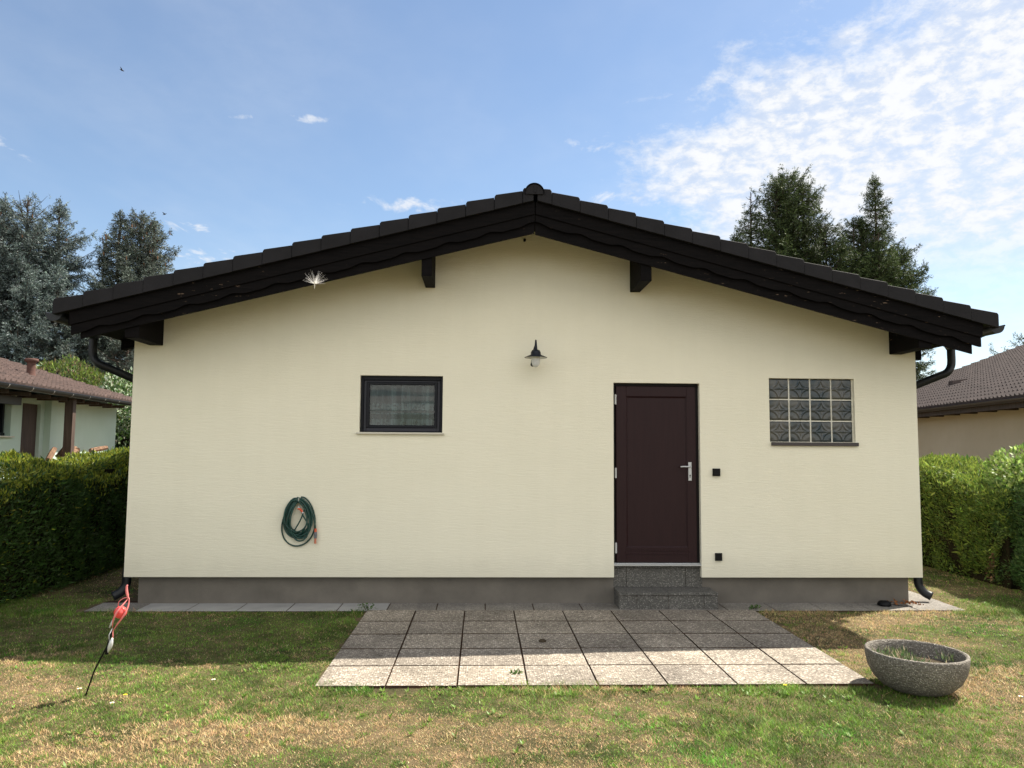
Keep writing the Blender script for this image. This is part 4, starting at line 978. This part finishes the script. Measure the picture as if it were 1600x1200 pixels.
tile_field('roof_tiles', 'tile_brown', rf, P(.2, 2*run+.06, 2.71), A, -B*c_+Vector((0, 0, PT*c_)), int((Ln-.2)/.34), 28, tw=.34, gauge=.33, amp=.045, step=.038)
MB().tube([P(.2, run, 2.80+run*PT), P(Ln, run, 2.80+run*PT)], .11, 10).build('ridge_tiles', 'tile_brown', rf)
half_gutter(P, .2, Ln, -.10, 2.675, .075, 'gutter', 'gutter_brown', nb)
m = MB(); pbox(m, P, .3, Ln-.1, .0, .05, 2.50, 2.62)
m.build('eave_board', 'brown_board', rf)
for k in range(20): pbox(MB(), P, .8+k*.9, .92+k*.9, .05, .49, 2.50, 2.60).build('rafter_tail', 'brown_board', rf)
q = P(5+7.6, 1.9, 2.78+1.9*PT)
m = MB(); m.add([q, q+A*.28, q+A*.28+B*.40+Vector((0, 0, .16)), q+B*.40+Vector((0, 0, .16)), q+Vector((0, 0, .14)), q+A*.28+Vector((0, 0, .14)), q+A*.28+B*.42+Vector((0, 0, .20)), q+B*.42+Vector((0, 0, .20))], [(0, 1, 2, 3), (4, 7, 6, 5), (0, 4, 5, 1), (1, 5, 6, 2), (2, 6, 7, 3), (3, 7, 4, 0)])
m.build('vent_hood', 'tile_brown', rf)

# ------------------------------------------------------------------ grass
rng = np.random.default_rng(77)
dryW = Waves(71, 1.5, 16, 2); dryW2 = Waves(72, 5., 16, 2); hW = Waves(73, 3.0, 12, 2); fine = Waves(74, 16., 16, 2)
spots = [(.35, -3.3, .9, .35, 1.2), (-.6, -3.5, .6, .3, .9), (4.9, -1.4, 1.0, .9, 1.0), (5.3, -3.2, .9, .8, 1.3), (3.0, -3.4, .7, .3, .7), (-2.0, -2.5, .5, .5, .5), (5.3, -.35, .8, .3, .7), (1.6, -3.5, .35, .25, .6), (4.4, -1.1, .5, .4, .6),
         (1.4, -2.85, .8, .3, -1.1), (-.6, -2.35, .8, .35, -1.0), (2.6, -3.25, .7, .45, -1.0), (-1.2, -3.0, .5, .3, -.9), (3.4, -2.65, .5, .12, -1.2), (6.5, .6, .6, 1.4, -1.2), (-2.4, -1.0, 2, .8, -1.3), (-1.2, -.6, 1.6, .5, -.8), (.6, -2.62, .8, .1, -.9), (4.6, -2.3, .6, .5, .6)]
clump = Waves(75, 34., 24, 2)
def dryness(P):
    v = .55*dryW(P)+.42*dryW2(P)+.38*fine(P)+.35*clump(P)
    for (cx, cy_, sx_, sy_, a) in spots: v = v+a*1.2*np.exp(-((P[:, 0]-cx)/sx_)**2-((P[:, 1]-cy_)/sy_)**2)
    return v
blades = []
def zone(x0, x1, y0, y1, dens, wmul=1.0):
    n = int((x1-x0)*(y1-y0)*dens); P = np.stack([rng.uniform(x0, x1, n), rng.uniform(y0, y1, n)], 1); blades.append((P, np.full(n, wmul)))
zone(-3.4, 6.6, -4.9, -3.0, 21000); zone(-4.2, 7.6, -3.0, -1.6, 17000); zone(-4.0, 8, -1.6, .6, 11000, 1.1)
zone(-3.9, -2.4, .6, 8, 2600, 1.8); zone(5.9, 7.6, .6, 8, 3600, 1.6); zone(-9, -3.4, -8, -3.0, 500, 2); zone(6.6, 12, -8, -3, 500, 2); zone(-6, 9, -10, -4.9, 1500, 1.6)
P = np.concatenate([b[0] for b in blades]); wm = np.concatenate([b[1] for b in blades])
X, Y = P[:, 0], P[:, 1]; e = .035*dryW2(P)+.02*fine(P)
inside = ((X > .01+e) & (X < 3.96-e) & (Y > -2.42+e*1.6+.012*clump(P)) & (Y < .1)) | ((X > -2.80+e) & (X < 6.22-e) & (Y > -.02+e) & (Y < .6)) | ((X > -2.62) & (X < 6.0) & (Y > .2) & (Y < 9)) | ((X > 5.6) & (X < 6.2-e) & (Y > 0) & (Y < 1.2)) 
inside |= np.hypot(X-4.235, Y+2.56) < .17
inside |= (X < -3.85) & (Y > -4.2) | (X > 7.7) & (Y > -2.2)
P = P[~inside]; wm = wm[~inside]; n = len(P)
dv = dryness(P); thin = rng.uniform(0, 1, n) < np.clip(.28*(dv-.4)+.25*clump(P+21), 0, .6); P = P[~thin]; wm = wm[~thin]; dv = dv[~thin]; n = len(P)
pd = 1/(1+np.exp(-2.3*(dv-.62))); dry = rng.uniform(0, 1, n) < np.clip(pd, .08, .92)
hgt = rng.uniform(.008, .021, n)*(1+.25*hW(P)+.28*clump(P+3)).clip(.4, 2.2)*np.where(dry, .85, 1.0); hgt = np.clip(hgt, .01, .07)
X, Y = P[:, 0], P[:, 1]
edge_ = ((Y > -2.66) & (Y < -2.36) & (X > -.1) & (X < 4.1)) | ((Y > -.22) & (Y < .02) & ((X < 0) | (X > 4)))
hgt = hgt*np.where(edge_, 1.75, 1)
lean = np.where(dry, rng.uniform(.4, 1.25, n), rng.uniform(.2, 1.15, n)); az = rng.uniform(0, 6.283, n)
dirv = np.stack([np.sin(lean)*np.cos(az), np.sin(lean)*np.sin(az), np.cos(lean)], 1)
sd = np.stack([-np.sin(az+rng.normal(0, .5, n)), np.cos(az), np.zeros(n)], 1)
wd_ = rng.uniform(.0022, .0042, n)*wm*np.where(rng.uniform(0, 1, n) < .06, 2.2, 1)
B0 = np.stack([P[:, 0], P[:, 1], np.full(n, -.002)], 1)
Ln_ = (hgt/np.maximum(np.cos(lean), .5))[:, None]
V = np.stack([B0-sd*wd_[:, None]/2, B0+sd*wd_[:, None]/2, B0+dirv*Ln_], 1)
c = jitter_color((.125, .215, .032), n, rng, .34, .10)
c *= (1+.14*dryW2(P+7)+.16*fine(P+5)+.14*clump(P+9))[:, None].clip(.5, 1.6); lush = fine(P*.3+3) > 1.1; c[lush] *= np.array([.72, 1.0, .7])
c[dry] = jitter_color((.60, .415, .215), dry.sum(), rng, .30, .07)
c = np.clip(c, 0, .8)
g = np_mesh('grass', V.reshape(-1, 3), 3, 'grass_blade', np.repeat(c, 3, 0))
tag(g, 'short dry and green lawn grass around the terrace', 'grass', kind='stuff')
# broad leaved weeds in the lawn (rosettes)
rosP = []; 
for (cx, cy_, k) in [(-.55, -1.95, 16), (-.3, -2.05, 10), (.35, -2.52, 14), (1.5, -2.60, 16), (2.3, -2.55, 16), (3.2, -2.62, 22), (3.55, -2.75, 18), (2.9, -2.6, 12), (.9, -2.62, 8), (4.1, -3.0, 8), (5.15, -2.35, 10), (4.8, -3.2, 8), (-1.0, -3.35, 14), (4.0, -1.5, 10), (3.9, -1.15, 6), (-1.9, -1.7, 8), (6.7, .3, 10), (2.4, -3.3, 9), (4.9, .55, 1)]:
    for _ in range(k): rosP.append((cx+rng.normal(0, .14), cy_+rng.normal(0, .06)))
for _ in range(420):
    q_ = (rng.uniform(-3.2, 6.5), rng.uniform(-4.6, -.3))
    if not (-.15 < q_[0] < 4.1 and q_[1] > -2.5): rosP.append(q_)
rosP = np.array(rosP); ns_ = len(rosP); k = 7
base = np.repeat(np.concatenate([rosP, np.full((ns_, 1), .004)], 1), k, 0); az = rng.uniform(0, 6.283, ns_*k); el = rng.uniform(.25, 1.0, ns_*k)
D = np.stack([np.cos(az)*np.cos(el), np.sin(az)*np.cos(el), np.sin(el)], 1); sdd = np.stack([-np.sin(az), np.cos(az), np.zeros(ns_*k)], 1)
L_ = rng.uniform(.018, .042, ns_*k); V = leafquads(base, D, L_, L_*rng.uniform(.2, .42, ns_*k), rng, sdd)
ok = ~((base[:, 0] > .02) & (base[:, 0] < 3.98) & (base[:, 1] > -2.42)); V = V.reshape(-1, 4, 3)[ok].reshape(-1, 3)
tag(np_mesh('lawn_weeds', V, 4, 'leaf', np.repeat(jitter_color((.15, .25, .035), ok.sum(), rng, .2, .08), 4, 0)), 'broad leaved bright green weeds scattered through the lawn', 'weeds', kind='stuff')
# weed plants growing in the paving
for (x, y, s_, lab) in ((.02, -.03, .16, 'leafy weed growing in the slab joint at the left terrace corner'), (1.42, -2.20, .05, 'tiny green weed in the slab joint near the front edge of the terrace'), (4.0, .05, .09, 'grassy weed by the strip at the right terrace corner')):
    t = thing('weed', (x, y, 0), lab, 'weed'); n = int(300*s_)+14
    az = rng.uniform(0, 6.283, n); Pq = np.stack([x+rng.normal(0, s_*.35, n), y+rng.normal(0, s_*.25, n), rng.uniform(.01, s_*.45, n)], 1)
    D = np.stack([np.cos(az), np.sin(az), rng.uniform(.3, 1.5, n)], 1); V = leafquads(Pq, D, rng.uniform(.02, .045, n), rng.uniform(.008, .018, n), rng)
    np_mesh('leaves', V, 4, 'leaf', np.repeat(jitter_color((.07, .13, .03), n, rng), 4, 0), t)
    MB().tube([(x, y, 0), (x+.01, y, s_*.5)], .0025, 5).tube([(x, y, 0), (x-.03*s_/.1, y+.01, s_*.42)], .002, 5).build('stem', 'dirt', t)
# small flowers
def gnd(x, y, z=.028): return Vector((x, y, z))
FL = [(-1.52, -2.57, 'w', 'white daisy beside the foot of the leaning stake'), (-1.17, -2.86, 'w', 'white daisy in the front left lawn, the one right of the stake'), (-1.98, -2.92, 'w', 'white daisy nearest the left edge of the lawn'),
      (-.70, -2.38, 'w', 'white daisy in the sunny lawn left of the terrace'), (4.77, -2.83, 'w', 'white daisy on dry grass right of the planter bowl'), (-1.16, -2.70, 'y', 'yellow dandelion in the front left lawn'), (3.28, -2.56, 'y', 'yellow dandelion at the front edge of the terrace')]
for (x, y, k, lab) in FL:
    t = thing('daisy' if k == 'w' else 'dandelion', (x, y, 0), lab, 'flower', 'white daisies in the lawn' if k == 'w' else 'yellow dandelions in the lawn')
    MB().tube([(x, y, 0), (x, y, .035)], .0015, 5).build('stem', 'hose_green', t)
    m = MB(); R = .015 if k == 'w' else .014
    for i in range(11):
        a = i*6.283/11; d = Vector((math.cos(a), math.sin(a), .25)); s_ = Vector((-math.sin(a), math.cos(a), 0))*.006; c0 = Vector((x, y, .036)); m.add([c0-s_*.4, c0+d*R*.6-s_, c0+d*R, c0+d*R*.6+s_, c0+s_*.4], [(0, 1, 2, 3, 4)])
    m.build('petals', 'white_petal' if k == 'w' else 'yellow_petal', t)
    MB().lathe([(.006, 0), (.005, .004), (0, .006)], (x, y, .036), 8).build('flower_centre', 'yellow_petal', t)

# ------------------------------------------------------------------ flying things
c0 = Vector((.80, -6.36, 2.02))
sd_ = thing('flying_seed', c0, 'white fluffy seed floating in the air in front of the left roof slope', 'seed'); m = MB(); rng = np.random.default_rng(6)
for i in range(60):
    a = rng.uniform(0, 6.283); e_ = rng.uniform(.05, 1.2); d = Vector((math.cos(a)*math.cos(e_), math.sin(a)*math.cos(e_), math.sin(e_)*1.0)); l = rng.uniform(.014, .031)
    m.tube([c0, c0+d*l*.5+Vector((0, 0, .001)), c0+d*l+Vector((0, 0, .002))], [.00022, .00013, .00006], 4, cap=False)
m.build('fluff', 'fluff', sd_); MB().tube([c0, c0-Vector((0, 0, .003)), c0-Vector((0, 0, .010))], [.0007, .0012, .0005], 6).build('seed', 'sill_light', sd_)
for (x, y, z, sc, rot, lab) in ((-7.49, 10., 10.51, .08, .5, 'small dark bird gliding high in the blue sky at upper left'), (-10.51, 20., 10.01, .10, -.3, 'tiny dark bird flying just right of the smaller blue spruce')):
    t = thing('bird', (x, y, z), lab, 'bird', 'birds in the sky'); m = MB(); O = Vector((x, y, z)); Rm = Matrix.Rotation(rot, 3, 'Y')
    m.tube([O+Rm @ Vector(v)*sc for v in ((-.75, 0, 0), (-.5, 0, .02), (0, 0, .0), (.45, 0, .04), (.65, 0, .06), (.78, 0, .05))], [.02*sc, .09*sc, .20*sc, .14*sc, .11*sc, .01*sc], 8)
    for s_ in (-1, 1):
        q = [Rm @ Vector(v)*sc for v in ((.3, 0, .05), (.15, s_*.7, .35), (-.15, s_*1.35, .5), (-.2, s_*.7, .28), (-.2, 0, .03))]
        m.add([O+v for v in q]+[O+v-Vector((0, 0, .03*sc)) for v in q], [(0, 1, 2, 3, 4), (9, 8, 7, 6, 5)]+[(i, 5+i, 5+(i+1) % 5, (i+1) % 5) for i in range(5)])
    m.build('body', 'bird_feather', t)
